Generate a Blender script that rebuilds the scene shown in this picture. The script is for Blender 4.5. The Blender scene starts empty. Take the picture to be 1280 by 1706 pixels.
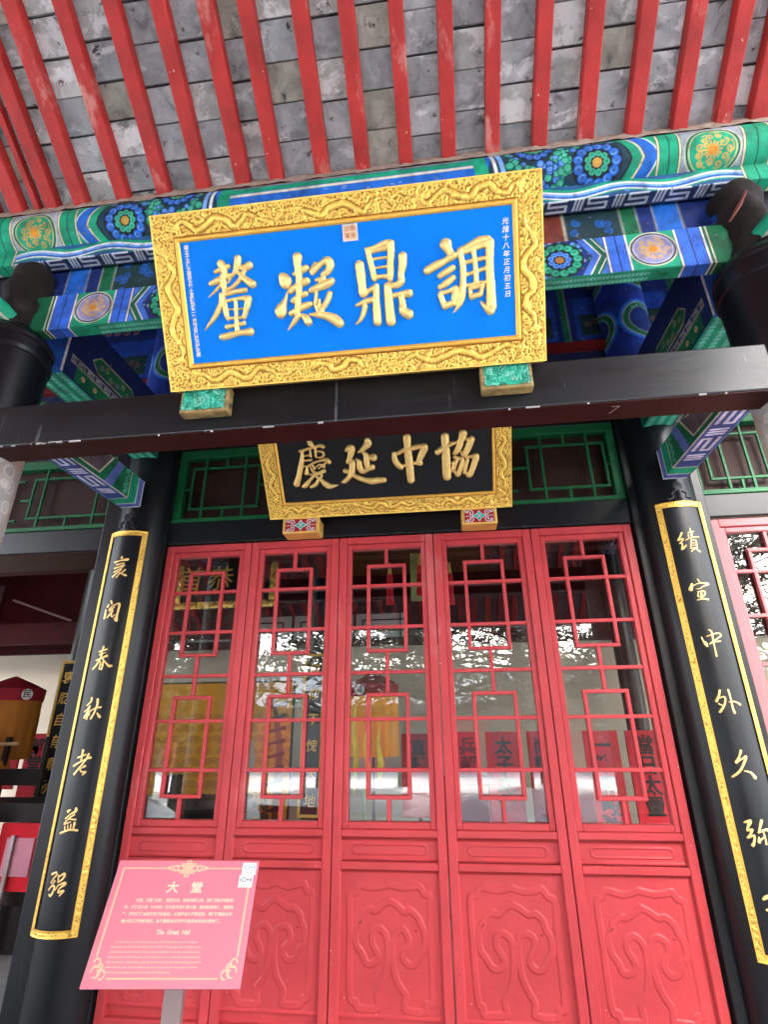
import bpy, bmesh, math, random
import numpy as np
from mathutils import Vector, Matrix
random.seed(7); rng = np.random.default_rng(7)
D = bpy.data
SC = bpy.context.scene
COL = SC.collection

# ------------------------------------------------------------------ camera
cam = D.objects.new('camera', D.cameras.new('camera')); COL.objects.link(cam)
cam.location = (0, 0, 1.55)
YAW, PIT, ROL, FPX = -0.11783702, 0.39327932, -0.00925341, 866.5565
cy, sy = math.cos(YAW), math.sin(YAW); cp, sp = math.cos(PIT), math.sin(PIT); cr, sr = math.cos(ROL), math.sin(ROL)
fw = Vector((sy*cp, cy*cp, sp)); rt = Vector((cy, -sy, 0)); up = rt.cross(fw)
r_ = rt*cr + up*sr; u_ = -rt*sr + up*cr
cam.rotation_euler = Matrix((r_, u_, -fw)).transposed().to_euler()
cam.data.sensor_fit = 'VERTICAL'; cam.data.sensor_height = 24
cam.data.lens = FPX/1706*24
cam.data.clip_start = 0.05; cam.data.clip_end = 800
SC.camera = cam

# ------------------------------------------------------------------ light
SUN_EL, SUN_AZ = math.radians(34), math.radians(168)     # azimuth from +Y clockwise: behind and to the right of the camera
w = D.worlds.new('World'); SC.world = w; w.use_nodes = True
nt = w.node_tree; nt.nodes.clear()
sky = nt.nodes.new('ShaderNodeTexSky'); sky.sky_type = 'NISHITA'; sky.sun_disc = False
sky.sun_elevation = SUN_EL; sky.sun_rotation = SUN_AZ
sky.air_density = 1.0; sky.dust_density = 4.0; sky.ozone_density = 1.0
hs = nt.nodes.new('ShaderNodeHueSaturation'); hs.inputs['Saturation'].default_value = 0.42
bg = nt.nodes.new('ShaderNodeBackground'); bg.inputs['Strength'].default_value = 0.15
wo = nt.nodes.new('ShaderNodeOutputWorld')
nt.links.new(sky.outputs[0], hs.inputs['Color']); nt.links.new(hs.outputs[0], bg.inputs['Color']); nt.links.new(bg.outputs[0], wo.inputs['Surface'])
sun = D.objects.new('sun', D.lights.new('sun', 'SUN')); COL.objects.link(sun)
sun.data.energy = 1.1; sun.data.angle = math.radians(14); sun.data.color = (1, .96, .9)
sd = Vector((math.sin(SUN_AZ)*math.cos(SUN_EL), math.cos(SUN_AZ)*math.cos(SUN_EL), math.sin(SUN_EL)))
sun.rotation_euler = sd.to_track_quat('Z', 'Y').to_euler()
SC.view_settings.view_transform = 'Standard'; SC.view_settings.look = 'None'
SC.view_settings.exposure = 3.65; SC.view_settings.gamma = 1.0; SC.view_settings.use_curve_mapping = False
SC.cycles.use_denoising = True
SC.cycles.max_bounces = 10; SC.cycles.diffuse_bounces = 5; SC.cycles.glossy_bounces = 5; SC.cycles.transparent_max_bounces = 24
SC.cycles.sample_clamp_indirect = 12; SC.cycles.caustics_reflective = False; SC.cycles.caustics_refractive = False

# ------------------------------------------------------------------ materials
def lin(h):
    h = h.lstrip('#'); v = [int(h[i:i+2], 16)/255 for i in (0, 2, 4)]
    return tuple(x/12.92 if x <= .04045 else ((x+.055)/1.055)**2.4 for x in v)
def c4(c): return (c[0], c[1], c[2], 1)
MATS = {}
def material(name, col, rough=.5, metal=0, var=.12, scale=8, bump=.15, bscale=40, coat=0, vcol=False, spec=.35, stretch=(1, 1, 1), streak=None, dist=.01, attr='Col'):
    if name in MATS: return MATS[name]
    m = D.materials.new(name); m.use_nodes = True; t = m.node_tree; N = t.nodes; L = t.links
    b = N['Principled BSDF']; b.inputs['Roughness'].default_value = rough; b.inputs['Metallic'].default_value = metal
    b.inputs['Specular IOR Level'].default_value = spec
    b.inputs['Coat Weight'].default_value = coat; b.inputs['Coat Roughness'].default_value = .22
    tc = N.new('ShaderNodeTexCoord'); mp = N.new('ShaderNodeMapping'); mp.inputs['Scale'].default_value = stretch
    L.new(tc.outputs['Object'], mp.inputs['Vector'])
    n1 = N.new('ShaderNodeTexNoise'); n1.inputs['Scale'].default_value = scale; n1.inputs['Detail'].default_value = 6; n1.inputs['Roughness'].default_value = .6
    L.new(mp.outputs[0], n1.inputs['Vector'])
    mr = N.new('ShaderNodeMapRange'); mr.inputs['From Min'].default_value = .3; mr.inputs['From Max'].default_value = .7
    mr.inputs['To Min'].default_value = 1-var; mr.inputs['To Max'].default_value = 1+var; L.new(n1.outputs['Fac'], mr.inputs['Value'])
    mx = N.new('ShaderNodeMix'); mx.data_type = 'RGBA'; mx.blend_type = 'MULTIPLY'; mx.inputs['Factor'].default_value = 1
    if vcol:
        at = N.new('ShaderNodeAttribute'); at.attribute_name = attr; L.new(at.outputs['Color'], mx.inputs['A'])
    else: mx.inputs['A'].default_value = c4(col)
    L.new(mr.outputs[0], mx.inputs['B'])
    out = mx.outputs['Result']
    if streak:       # (colour, threshold, scale, stretch) : worn or stained patches
        sc_, th, ss, st = streak
        mp2 = N.new('ShaderNodeMapping'); mp2.inputs['Scale'].default_value = st; L.new(tc.outputs['Object'], mp2.inputs['Vector'])
        n3 = N.new('ShaderNodeTexNoise'); n3.inputs['Scale'].default_value = ss; n3.inputs['Detail'].default_value = 8; n3.inputs['Roughness'].default_value = .65
        L.new(mp2.outputs[0], n3.inputs['Vector'])
        m3 = N.new('ShaderNodeMapRange'); m3.inputs['From Min'].default_value = th; m3.inputs['From Max'].default_value = th+.07; L.new(n3.outputs['Fac'], m3.inputs['Value'])
        x2 = N.new('ShaderNodeMix'); x2.data_type = 'RGBA'; x2.inputs['B'].default_value = c4(sc_); L.new(m3.outputs[0], x2.inputs['Factor']); L.new(out, x2.inputs['A']); out = x2.outputs['Result']
    L.new(out, b.inputs['Base Color'])
    rr = N.new('ShaderNodeMapRange'); rr.inputs['To Min'].default_value = max(.02, rough-.1); rr.inputs['To Max'].default_value = min(1, rough+.12); L.new(n1.outputs['Fac'], rr.inputs['Value']); L.new(rr.outputs[0], b.inputs['Roughness'])
    n2 = N.new('ShaderNodeTexNoise'); n2.inputs['Scale'].default_value = bscale; n2.inputs['Detail'].default_value = 5; L.new(mp.outputs[0], n2.inputs['Vector'])
    bp = N.new('ShaderNodeBump'); bp.inputs['Strength'].default_value = bump; bp.inputs['Distance'].default_value = dist; L.new(n2.outputs['Fac'], bp.inputs['Height']); L.new(bp.outputs[0], b.inputs['Normal'])
    MATS[name] = m; return m
def chips(m, col, th, sc):
    t = m.node_tree; N = t.nodes; L = t.links; b = N['Principled BSDF']; src = b.inputs['Base Color'].links[0].from_socket
    tc = N.new('ShaderNodeTexCoord'); n = N.new('ShaderNodeTexNoise'); n.inputs['Scale'].default_value = sc; n.inputs['Detail'].default_value = 3; L.new(tc.outputs['Object'], n.inputs['Vector'])
    g = N.new('ShaderNodeMath'); g.operation = 'GREATER_THAN'; g.inputs[1].default_value = th; L.new(n.outputs['Fac'], g.inputs[0]); x = N.new('ShaderNodeMix'); x.data_type = 'RGBA'; x.inputs['B'].default_value = c4(col); L.new(g.outputs[0], x.inputs['Factor']); L.new(src, x.inputs['A']); L.new(x.outputs['Result'], b.inputs['Base Color'])
RED = material('door_red_lacquer', (.52, .054, .062), .42, var=.13, scale=3, bump=.14, bscale=25, coat=.15, spec=.25, streak=((.57, .115, .12), .60, 2.5, (1, 1, .35)))
chips(RED, (.75, .62, .60), .765, 55); chips(RED, (.16, .012, .012), .76, 38)
RED_OLD = material('faded_door_red', (.42, .10, .11), .5, var=.12, scale=5, bump=.2, bscale=30, coat=.1)
RAFT = material('rafter_red_paint', (.46, .030, .026), .5, var=.25, scale=6, bump=.6, bscale=11, dist=.014, streak=((.62, .21, .18), .575, 5, (1, .5, .5)))
chips(RAFT, (.62, .40, .36), .735, 42)
BLACK = material('black_lacquer', (.0045, .0062, .0085), .36, var=.3, scale=4, bump=.2, bscale=6, coat=.12, spec=.32, streak=((.03, .032, .034), .66, 5, (3, 3, .3)), dist=.006)
BEAMB = material('worn_black_beam', (.008, .010, .012), .38, var=.4, scale=3, bump=.5, bscale=9, coat=.25, stretch=(.5, 2, 2), streak=((.10, .11, .12), .645, 16, (2.5, 2, .18)), dist=.008)
UNDERB = material('maroon_beam_underside', (.03, .005, .005), .5, spec=.2, var=.3)
GOLD = material('gilded_carving', (.85, .5, .09), .32, metal=.45, var=.10, scale=30, bump=.25, bscale=160, vcol=True, dist=.003)
GOLDP = material('plain_gilding', (.80, .50, .12), .34, metal=.25, var=.14, scale=14, bump=.2, bscale=90, dist=.004)
BLUEP = material('bright_blue_panel', (.0, .215, .87), .6, spec=.12, var=.05, scale=5, bump=.08, bscale=60)
BLKP = material('charcoal_plaque_panel', (.013, .014, .016), .5, spec=.2, var=.2, scale=5, bump=.1)
PAINT = material('polychrome_beam_paint', (1, 1, 1), .7, var=.42, scale=14, bump=.35, bscale=60, vcol=True, dist=.004, streak=((.20, .19, .16), .635, 26, (1, 1, 1)))
PAINTC = material('clean_painted_wood', (1, 1, 1), .5, var=.08, scale=14, bump=.15, bscale=60, vcol=True, dist=.003)
GREEN = material('transom_green_paint', (.004, .11, .034), .5, var=.2, scale=8, bump=.3, bscale=20)
BROWNP = material('brown_transom_board', (.034, .014, .011), .6, spec=.2, var=.35, scale=4, bump=.2)
PLAST = material('tan_lime_plaster', (.40, .33, .27), .9, var=.25, scale=25, bump=.9, bscale=45, streak=((.30, .14, .11), .62, 16, (1, 1, 1)))
MAROON = material('interior_maroon', (.035, .002, .004), .6, spec=.08, var=.3, scale=3)
CREAM = material('cream_wall_plaster', (.50, .44, .36), .9, var=.08, scale=2, bump=.2, bscale=30)
WHITE = material('white_plastic', (.8, .8, .82), .4, var=.03)
INK = material('black_ink', (.012, .010, .012), .7, var=.2)
CREAMINK = material('cream_print', (.86, .66, .50), .6, var=.04)
REDP = material('placard_red', (.50, .008, .022), .6, var=.12, scale=5)
REDC = material('red_cloth', (.62, .010, .022), .8, var=.12, scale=5)
UMB = material('ochre_silk', (.42, .15, .015), .65, var=.2, scale=6, stretch=(1, 1, .2))
UMBD = material('umbrella_red_band', (.30, .006, .02), .65, var=.2)
YEL = material('mural_ochre', (.52, .27, .018), .6, var=.12, vcol=True, scale=3, bump=.1)
DARKW = material('dark_wood', (.012, .008, .008), .5, spec=.2, var=.3)
CHAIRW = material('chair_red_lacquer', (.16, .008, .014), .35, var=.2, coat=.3)
STONE = material('courtyard_paving', (.30, .31, .32), .8, var=.25, scale=1.5, bump=.4, bscale=20, streak=((.82, .84, .88), .52, .35, (1, 1, 1)))
SNOW = material('snow', (.86, .88, .92), .7, var=.05, scale=3, bump=.6, bscale=9, dist=.03)
GWALL = material('grey_brick_wall', (.17, .175, .18), .85, var=.3, scale=5, bump=.5)
TILE = material('grey_roof_tile', (.10, .105, .115), .8, var=.35, scale=5, bump=.4)
BARK = material('bark', (.09, .075, .06), .9, var=.4, scale=9, bump=1, bscale=14, stretch=(1, 1, .3))
LEAF = material('snowy_needles', (.20, .205, .15), .8, var=.4, scale=3, spec=.1, streak=((.80, .82, .84), .56, 2.2, (1, 1, 1)))
FLOOR = material('floor_bricks', (.27, .265, .26), .7, var=.3, scale=2)
IRON = material('dark_iron', (.03, .03, .034), .45, metal=.6, var=.3, bump=.4)
SIGNPOST = material('brushed_grey_post', (.38, .30, .30), .35, metal=.5, var=.05)
SIGNR = material('sign_red_enamel', (.74, .20, .27), .34, var=.03, bump=.03, coat=.9)
SIGNR.node_tree.nodes['Principled BSDF'].inputs['Coat Roughness'].default_value = .42
def brick_mat(i):
    k = 'grey_ceiling_brick_%s' % 'abcde'[i]
    if k in MATS: return MATS[k]
    m = D.materials.new(k); m.use_nodes = True; t = m.node_tree; N = t.nodes; L = t.links; b = N['Principled BSDF']; b.inputs['Roughness'].default_value = .88; b.inputs['Specular IOR Level'].default_value = .2
    tc = N.new('ShaderNodeTexCoord'); oi = N.new('ShaderNodeObjectInfo'); mu = N.new('ShaderNodeMath'); mu.operation = 'MULTIPLY'; mu.inputs[1].default_value = 57; L.new(oi.outputs['Random'], mu.inputs[0])
    ad = N.new('ShaderNodeVectorMath'); ad.operation = 'ADD'; L.new(tc.outputs['Object'], ad.inputs[0]); L.new(mu.outputs[0], ad.inputs[1])
    def noise(sc, det=8, rough=.62, dist=.6, st=(1, 1, 1)):
        mp = N.new('ShaderNodeMapping'); mp.inputs['Scale'].default_value = st; L.new(ad.outputs[0], mp.inputs[0]); n = N.new('ShaderNodeTexNoise'); n.inputs['Scale'].default_value = sc; n.inputs['Detail'].default_value = det; n.inputs['Roughness'].default_value = rough; n.inputs['Distortion'].default_value = dist; L.new(mp.outputs[0], n.inputs['Vector']); return n
    n1 = noise([9, 12, 8, 11, 14][i]); cr_ = N.new('ShaderNodeValToRGB'); L.new(n1.outputs['Fac'], cr_.inputs[0])
    base = [(.41, .46, .475), (.36, .40, .41), (.46, .50, .49), (.41, .425, .365), (.35, .385, .40)][i]
    e = cr_.color_ramp.elements; e[0].position = .30; e[0].color = c4(tuple(x*.42 for x in base)); e[1].position = .42; e[1].color = c4(tuple(x*.85 for x in base))
    for p_, c_ in ((.52, base), (.60, tuple(x*1.22 for x in base))): q = cr_.color_ramp.elements.new(p_); q.color = c4(c_)
    n2 = noise([5, 6, 4.5, 7, 5][i], 12, .72, .35, (1, 1.5, 1)); mr = N.new('ShaderNodeMapRange'); th = [.55, .60, .50, .57, .56][i]; mr.inputs['From Min'].default_value = th; mr.inputs['From Max'].default_value = th+.06; L.new(n2.outputs['Fac'], mr.inputs['Value'])
    mx = N.new('ShaderNodeMix'); mx.data_type = 'RGBA'; mx.inputs['B'].default_value = c4([(.70, .76, .77), (.64, .69, .70), (.74, .79, .79), (.52, .53, .44), (.68, .74, .75)][i]); L.new(mr.outputs[0], mx.inputs['Factor']); L.new(cr_.outputs[0], mx.inputs['A'])
    n3 = noise(17, 9, .7, .4); m3 = N.new('ShaderNodeMapRange'); m3.inputs['From Min'].default_value = .60; m3.inputs['From Max'].default_value = .66; L.new(n3.outputs['Fac'], m3.inputs['Value'])
    x3 = N.new('ShaderNodeMix'); x3.data_type = 'RGBA'; x3.inputs['B'].default_value = (.07, .072, .068, 1); L.new(m3.outputs[0], x3.inputs['Factor']); L.new(mx.outputs['Result'], x3.inputs['A'])
    bc = N.new('ShaderNodeMapRange'); bc.inputs['To Min'].default_value = .78; bc.inputs['To Max'].default_value = 1.22; L.new(oi.outputs['Random'], bc.inputs['Value'])
    x4 = N.new('ShaderNodeMix'); x4.data_type = 'RGBA'; x4.blend_type = 'MULTIPLY'; x4.inputs['Factor'].default_value = 1; L.new(x3.outputs['Result'], x4.inputs['A']); L.new(bc.outputs[0], x4.inputs['B']); L.new(x4.outputs['Result'], b.inputs['Base Color'])
    bp = N.new('ShaderNodeBump'); bp.inputs['Strength'].default_value = .8; bp.inputs['Distance'].default_value = .012; L.new(n2.outputs['Fac'], bp.inputs['Height']); L.new(bp.outputs[0], b.inputs['Normal'])
    MATS[k] = m; return m
def glass_mat():
    m = D.materials.new('old_window_glass'); m.use_nodes = True; t = m.node_tree; N = t.nodes; L = t.links; N.clear()
    o = N.new('ShaderNodeOutputMaterial'); mx = N.new('ShaderNodeMixShader'); tr = N.new('ShaderNodeBsdfTransparent'); tr.inputs[0].default_value = (.93, .95, .93, 1)
    gl = N.new('ShaderNodeBsdfGlossy'); gl.inputs['Roughness'].default_value = 0.0; gl.inputs[0].default_value = (1, 1, 1, 1)
    fr = N.new('ShaderNodeFresnel'); fr.inputs['IOR'].default_value = 1.7
    tc = N.new('ShaderNodeTexCoord'); n = N.new('ShaderNodeTexNoise'); n.inputs['Scale'].default_value = 5; n.inputs['Detail'].default_value = 1
    bp = N.new('ShaderNodeBump'); bp.inputs['Strength'].default_value = .06; bp.inputs['Distance'].default_value = .004
    L.new(tc.outputs['Object'], n.inputs['Vector']); L.new(n.outputs['Fac'], bp.inputs['Height']); L.new(bp.outputs[0], gl.inputs['Normal'])
    L.new(fr.outputs[0], mx.inputs[0]); L.new(tr.outputs[0], mx.inputs[1]); L.new(gl.outputs[0], mx.inputs[2]); L.new(mx.outputs[0], o.inputs[0])
    return m
GLASS = glass_mat()

# ------------------------------------------------------------------ helpers
def tag(o, label=None, cat=None, group=None, kind=None):
    if label: o['label'] = label
    if cat: o['category'] = cat
    if group: o['group'] = group
    if kind: o['kind'] = kind
    return o
def empty(name, loc, label, cat, group=None, rot=(0, 0, 0)):
    o = D.objects.new(name, None); COL.objects.link(o); o.location = loc; o.rotation_euler = rot; o.empty_display_size = .1
    return tag(o, label, cat, group)
def link(name, me, m=None, parent=None, world=True):
    o = D.objects.new(name, me); COL.objects.link(o)
    if m is not None and not me.materials: me.materials.append(m)
    if parent is not None:
        o.parent = parent
        if world: o.matrix_parent_inverse = parent_world(parent).inverted()
    return o
def parent_world(o):
    M = Matrix.LocRotScale(o.location, o.rotation_euler, o.scale)
    if o.parent: M = parent_world(o.parent) @ o.matrix_parent_inverse @ M
    return M
class MB:
    def __init__(s): s.v = []; s.f = []
    def add(s, vs, fs):
        n = len(s.v); s.v += [tuple(v) for v in vs]; s.f += [tuple(i+n for i in f) for f in fs]; return s
    def box(s, x0, x1, y0, y1, z0, z1):
        return s.add([(x0,y0,z0),(x1,y0,z0),(x1,y1,z0),(x0,y1,z0),(x0,y0,z1),(x1,y0,z1),(x1,y1,z1),(x0,y1,z1)],
                     [(0,3,2,1),(4,5,6,7),(0,1,5,4),(1,2,6,5),(2,3,7,6),(3,0,4,7)])
    def obox(s, c, ax, ay, az):   # oriented box, half axes
        c, ax, ay, az = map(Vector, (c, ax, ay, az)); vs = []
        for k in (-1, 1):
            for i, j in ((-1, -1), (1, -1), (1, 1), (-1, 1)): vs.append(c+ax*i+ay*j+az*k)
        return s.add(vs, [(0,3,2,1),(4,5,6,7),(0,1,5,4),(1,2,6,5),(2,3,7,6),(3,0,4,7)])
    def tube(s, pts, rad, n=8, cap=True):
        pts = [Vector(p) for p in pts]; rad = rad if isinstance(rad, (list, tuple)) else [rad]*len(pts)
        base = len(s.v); prev = None
        for i, p in enumerate(pts):
            d = (pts[min(i+1, len(pts)-1)]-pts[max(i-1, 0)]).normalized()
            if prev is None: a = d.orthogonal().normalized()
            else: a = (prev-d*prev.dot(d)).normalized()
            prev = a; b = d.cross(a)
            for k in range(n):
                t = 2*math.pi*k/n; s.v.append(tuple(p+(a*math.cos(t)+b*math.sin(t))*rad[i]))
        for i in range(len(pts)-1):
            for k in range(n):
                a0 = base+i*n+k; a1 = base+i*n+(k+1) % n; s.f.append((a0, a1, a1+n, a0+n))
        if cap: s.f.append(tuple(base+k for k in range(n))[::-1]); s.f.append(tuple(base+(len(pts)-1)*n+k for k in range(n)))
        return s
    def lathe(s, cx, cy, prof, n=32):    # prof: (radius, z)
        base = len(s.v)
        for r, z in prof:
            for k in range(n):
                t = 2*math.pi*k/n; s.v.append((cx+r*math.cos(t), cy+r*math.sin(t), z))
        for i in range(len(prof)-1):
            for k in range(n):
                a0 = base+i*n+k; a1 = base+i*n+(k+1) % n; s.f.append((a0, a1, a1+n, a0+n))
        s.f.append(tuple(base+k for k in range(n))[::-1]); s.f.append(tuple(base+(len(prof)-1)*n+k for k in range(n)))
        return s
    def build(s, name, m, parent=None, bevel=0, smooth=False, seg=2):
        me = D.meshes.new(name); me.from_pydata(s.v, [], s.f); me.update()
        if smooth: me.polygons.foreach_set('use_smooth', [True]*len(me.polygons))
        o = link(name, me, m, parent)
        if bevel:
            b = o.modifiers.new('bevel', 'BEVEL'); b.width = bevel; b.segments = seg; b.limit_method = 'ANGLE'
            if smooth is None: pass
        if smooth: o.modifiers.new('es', 'EDGE_SPLIT').split_angle = math.radians(40)
        return o
def fast_mesh(name, V, F, mat, parent=None, cols=None, smooth=True):
    V = np.asarray(V, np.float32); F = np.asarray(F, np.int32); me = D.meshes.new(name)
    me.vertices.add(len(V)); me.vertices.foreach_set('co', V.ravel())
    me.loops.add(F.size); me.loops.foreach_set('vertex_index', F.ravel())
    me.polygons.add(len(F)); me.polygons.foreach_set('loop_start', np.arange(0, F.size, F.shape[1], dtype=np.int32)); me.polygons.foreach_set('loop_total', np.full(len(F), F.shape[1], np.int32))
    me.update(calc_edges=True); me.validate()
    if smooth: me.polygons.foreach_set('use_smooth', np.ones(len(me.polygons), bool))
    if cols is not None:
        a = me.color_attributes.new('Col', 'FLOAT_COLOR', 'POINT'); cc = np.ones((len(V), 4), np.float32); cc[:, :3] = cols; a.data.foreach_set('color', cc.ravel())
    return link(name, me, mat, parent)
class Cv:     # a little painter and carver: paint colour and relief height per grid vertex, in metres on the surface
    def __init__(s, x0, x1, y0, y1, res, col=(1, 1, 1)):
        s.nx = max(2, int(round((x1-x0)/res))+1); s.ny = max(2, int(round((y1-y0)/res))+1); s.res = res
        s.xs = np.linspace(x0, x1, s.nx); s.ys = np.linspace(y0, y1, s.ny)
        s.X, s.Y = np.meshgrid(s.xs, s.ys); s.c = np.zeros((s.ny, s.nx, 3)); s.c[:] = col; s.h = np.zeros((s.ny, s.nx)); s.m = np.zeros((s.ny, s.nx))
    def win(s, x0, x1, y0, y1):
        e = s.res*2
        i0, i1 = np.searchsorted(s.xs, [x0-e, x1+e]); j0, j1 = np.searchsorted(s.ys, [y0-e, y1+e])
        return (slice(j0, j1), slice(i0, i1))
    def put(s, W, sdf, col, dh, dome=None):
        cov = np.clip(.5-sdf/s.res, 0, 1)
        if col is not None: s.c[W] += (np.array(col)-s.c[W])*cov[..., None]
        if dh: s.h[W] += cov*dh
    def disc(s, x, y, r, col=None, dh=0, ry=None):
        ry = ry or r; W = s.win(x-r, x+r, y-ry, y+ry)
        if s.X[W].size == 0: return
        d = (np.hypot((s.X[W]-x)/r, (s.Y[W]-y)/ry)-1)*min(r, ry); s.put(W, d, col, dh)
    def ring(s, x, y, r, w, col=None, dh=0, ry=None):
        ry = ry or r; W = s.win(x-r-w, x+r+w, y-ry-w, y+ry+w)
        if s.X[W].size == 0: return
        d = (np.hypot((s.X[W]-x)/r, (s.Y[W]-y)/ry)-1)*min(r, ry); s.put(W, np.abs(d)-w/2, col, dh)
    def line(s, pts, col=None, dh=0, w=None, dome=0):
        P = [(p[0], p[1], (p[2] if len(p) > 2 else w)/2) for p in pts]
        if len(P) == 1: P = P*2
        x0 = min(p[0]-p[2] for p in P); x1 = max(p[0]+p[2] for p in P); y0 = min(p[1]-p[2] for p in P); y1 = max(p[1]+p[2] for p in P)
        W = s.win(x0, x1, y0, y1); X, Y = s.X[W], s.Y[W]
        if X.size == 0: return
        best = np.full(X.shape, 9.); bh = np.zeros(X.shape)
        for (ax, ay, ar), (bx, by, br) in zip(P, P[1:]):
            dx, dy = bx-ax, by-ay; L2 = dx*dx+dy*dy+1e-12
            t = np.clip(((X-ax)*dx+(Y-ay)*dy)/L2, 0, 1); d = np.hypot(X-ax-t*dx, Y-ay-t*dy); r = ar+(br-ar)*t
            best = np.minimum(best, d-r)
            if dome: bh = np.maximum(bh, dome*np.sqrt(np.clip(1-(d/np.maximum(r, 1e-5))**2, 0, 1))*np.clip(r/.010, .35, 1.5))
        if dome: s.m[W] = np.maximum(s.m[W], bh)
        s.put(W, best, col, dh)
    def poly(s, pts, col=None, dh=0):
        P = np.array(pts, float); W = s.win(P[:, 0].min(), P[:, 0].max(), P[:, 1].min(), P[:, 1].max()); X, Y = s.X[W], s.Y[W]
        if X.size == 0: return
        ins = np.zeros(X.shape, bool); d = np.full(X.shape, 9.)
        for (ax, ay), (bx, by) in zip(P, np.roll(P, -1, 0)):
            if ay != by: ins ^= ((Y < ay) != (Y < by)) & (X < (bx-ax)*(Y-ay)/(by-ay)+ax)
            dx, dy = bx-ax, by-ay; t = np.clip(((X-ax)*dx+(Y-ay)*dy)/(dx*dx+dy*dy+1e-12), 0, 1); d = np.minimum(d, np.hypot(X-ax-t*dx, Y-ay-t*dy))
        s.put(W, np.where(ins, -d, d), col, dh)
    def rect(s, x0, x1, y0, y1, col=None, dh=0): s.poly([(x0, y0), (x1, y0), (x1, y1), (x0, y1)], col, dh)
    def spiral(s, x, y, r, turns=1.5, a0=0, col=None, dh=0, w=.003, cw=1):
        n = int(10*turns)+4; s.line([(x+r*(1-.85*i/n)*math.cos(a0+cw*turns*6.283*i/n), y+r*(1-.85*i/n)*math.sin(a0+cw*turns*6.283*i/n)) for i in range(n+1)], col, dh, w)
    def mesh(s, name, fn, mat, parent=None, keep=None, cols=True, smooth=True):
        V = np.stack(fn(s.X, s.Y, s.h), -1).reshape(-1, 3)
        idx = np.arange(s.nx*s.ny).reshape(s.ny, s.nx)
        F = np.stack([idx[:-1, :-1], idx[:-1, 1:], idx[1:, 1:], idx[1:, :-1]], -1).reshape(-1, 4)
        if keep is not None:
            k = (keep[:-1, :-1] | keep[:-1, 1:] | keep[1:, 1:] | keep[1:, :-1]).ravel(); F = F[k]
        C = s.c.reshape(-1, 3)
        used = np.unique(F); mp = np.full(len(V), -1); mp[used] = np.arange(len(used))
        return fast_mesh(name, V[used], mp[F], mat, parent, C[used] if cols else None, smooth)
def txt(name, body, size, mat, parent, M, bold=0, shear=0, extrude=.0004, sx=1, ext_align='CENTER'):
    cu = D.curves.new(name, 'FONT'); cu.body = body; cu.size = size; cu.offset = bold; cu.shear = shear; cu.extrude = extrude; cu.align_x = ext_align; cu.align_y = 'CENTER'; cu.resolution_u = 2
    o = D.objects.new(name, cu); COL.objects.link(o)
    bpy.context.view_layer.update()
    me = D.meshes.new_from_object(o.evaluated_get(bpy.context.evaluated_depsgraph_get())); D.objects.remove(o); D.curves.remove(cu)
    me.transform(M @ Matrix.Diagonal((sx, 1, 1, 1))); me.name = name
    me.materials.clear(); me.materials.append(mat)
    return link(name, me, None, parent)
def frame_mat(o, x, y):   # matrix with origin o, x and y axes
    x = Vector(x).normalized(); y = Vector(y).normalized(); z = x.cross(y)
    return Matrix(((x[0], y[0], z[0], o[0]), (x[1], y[1], z[1], o[1]), (x[2], y[2], z[2], o[2]), (0, 0, 0, 1)))

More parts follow.
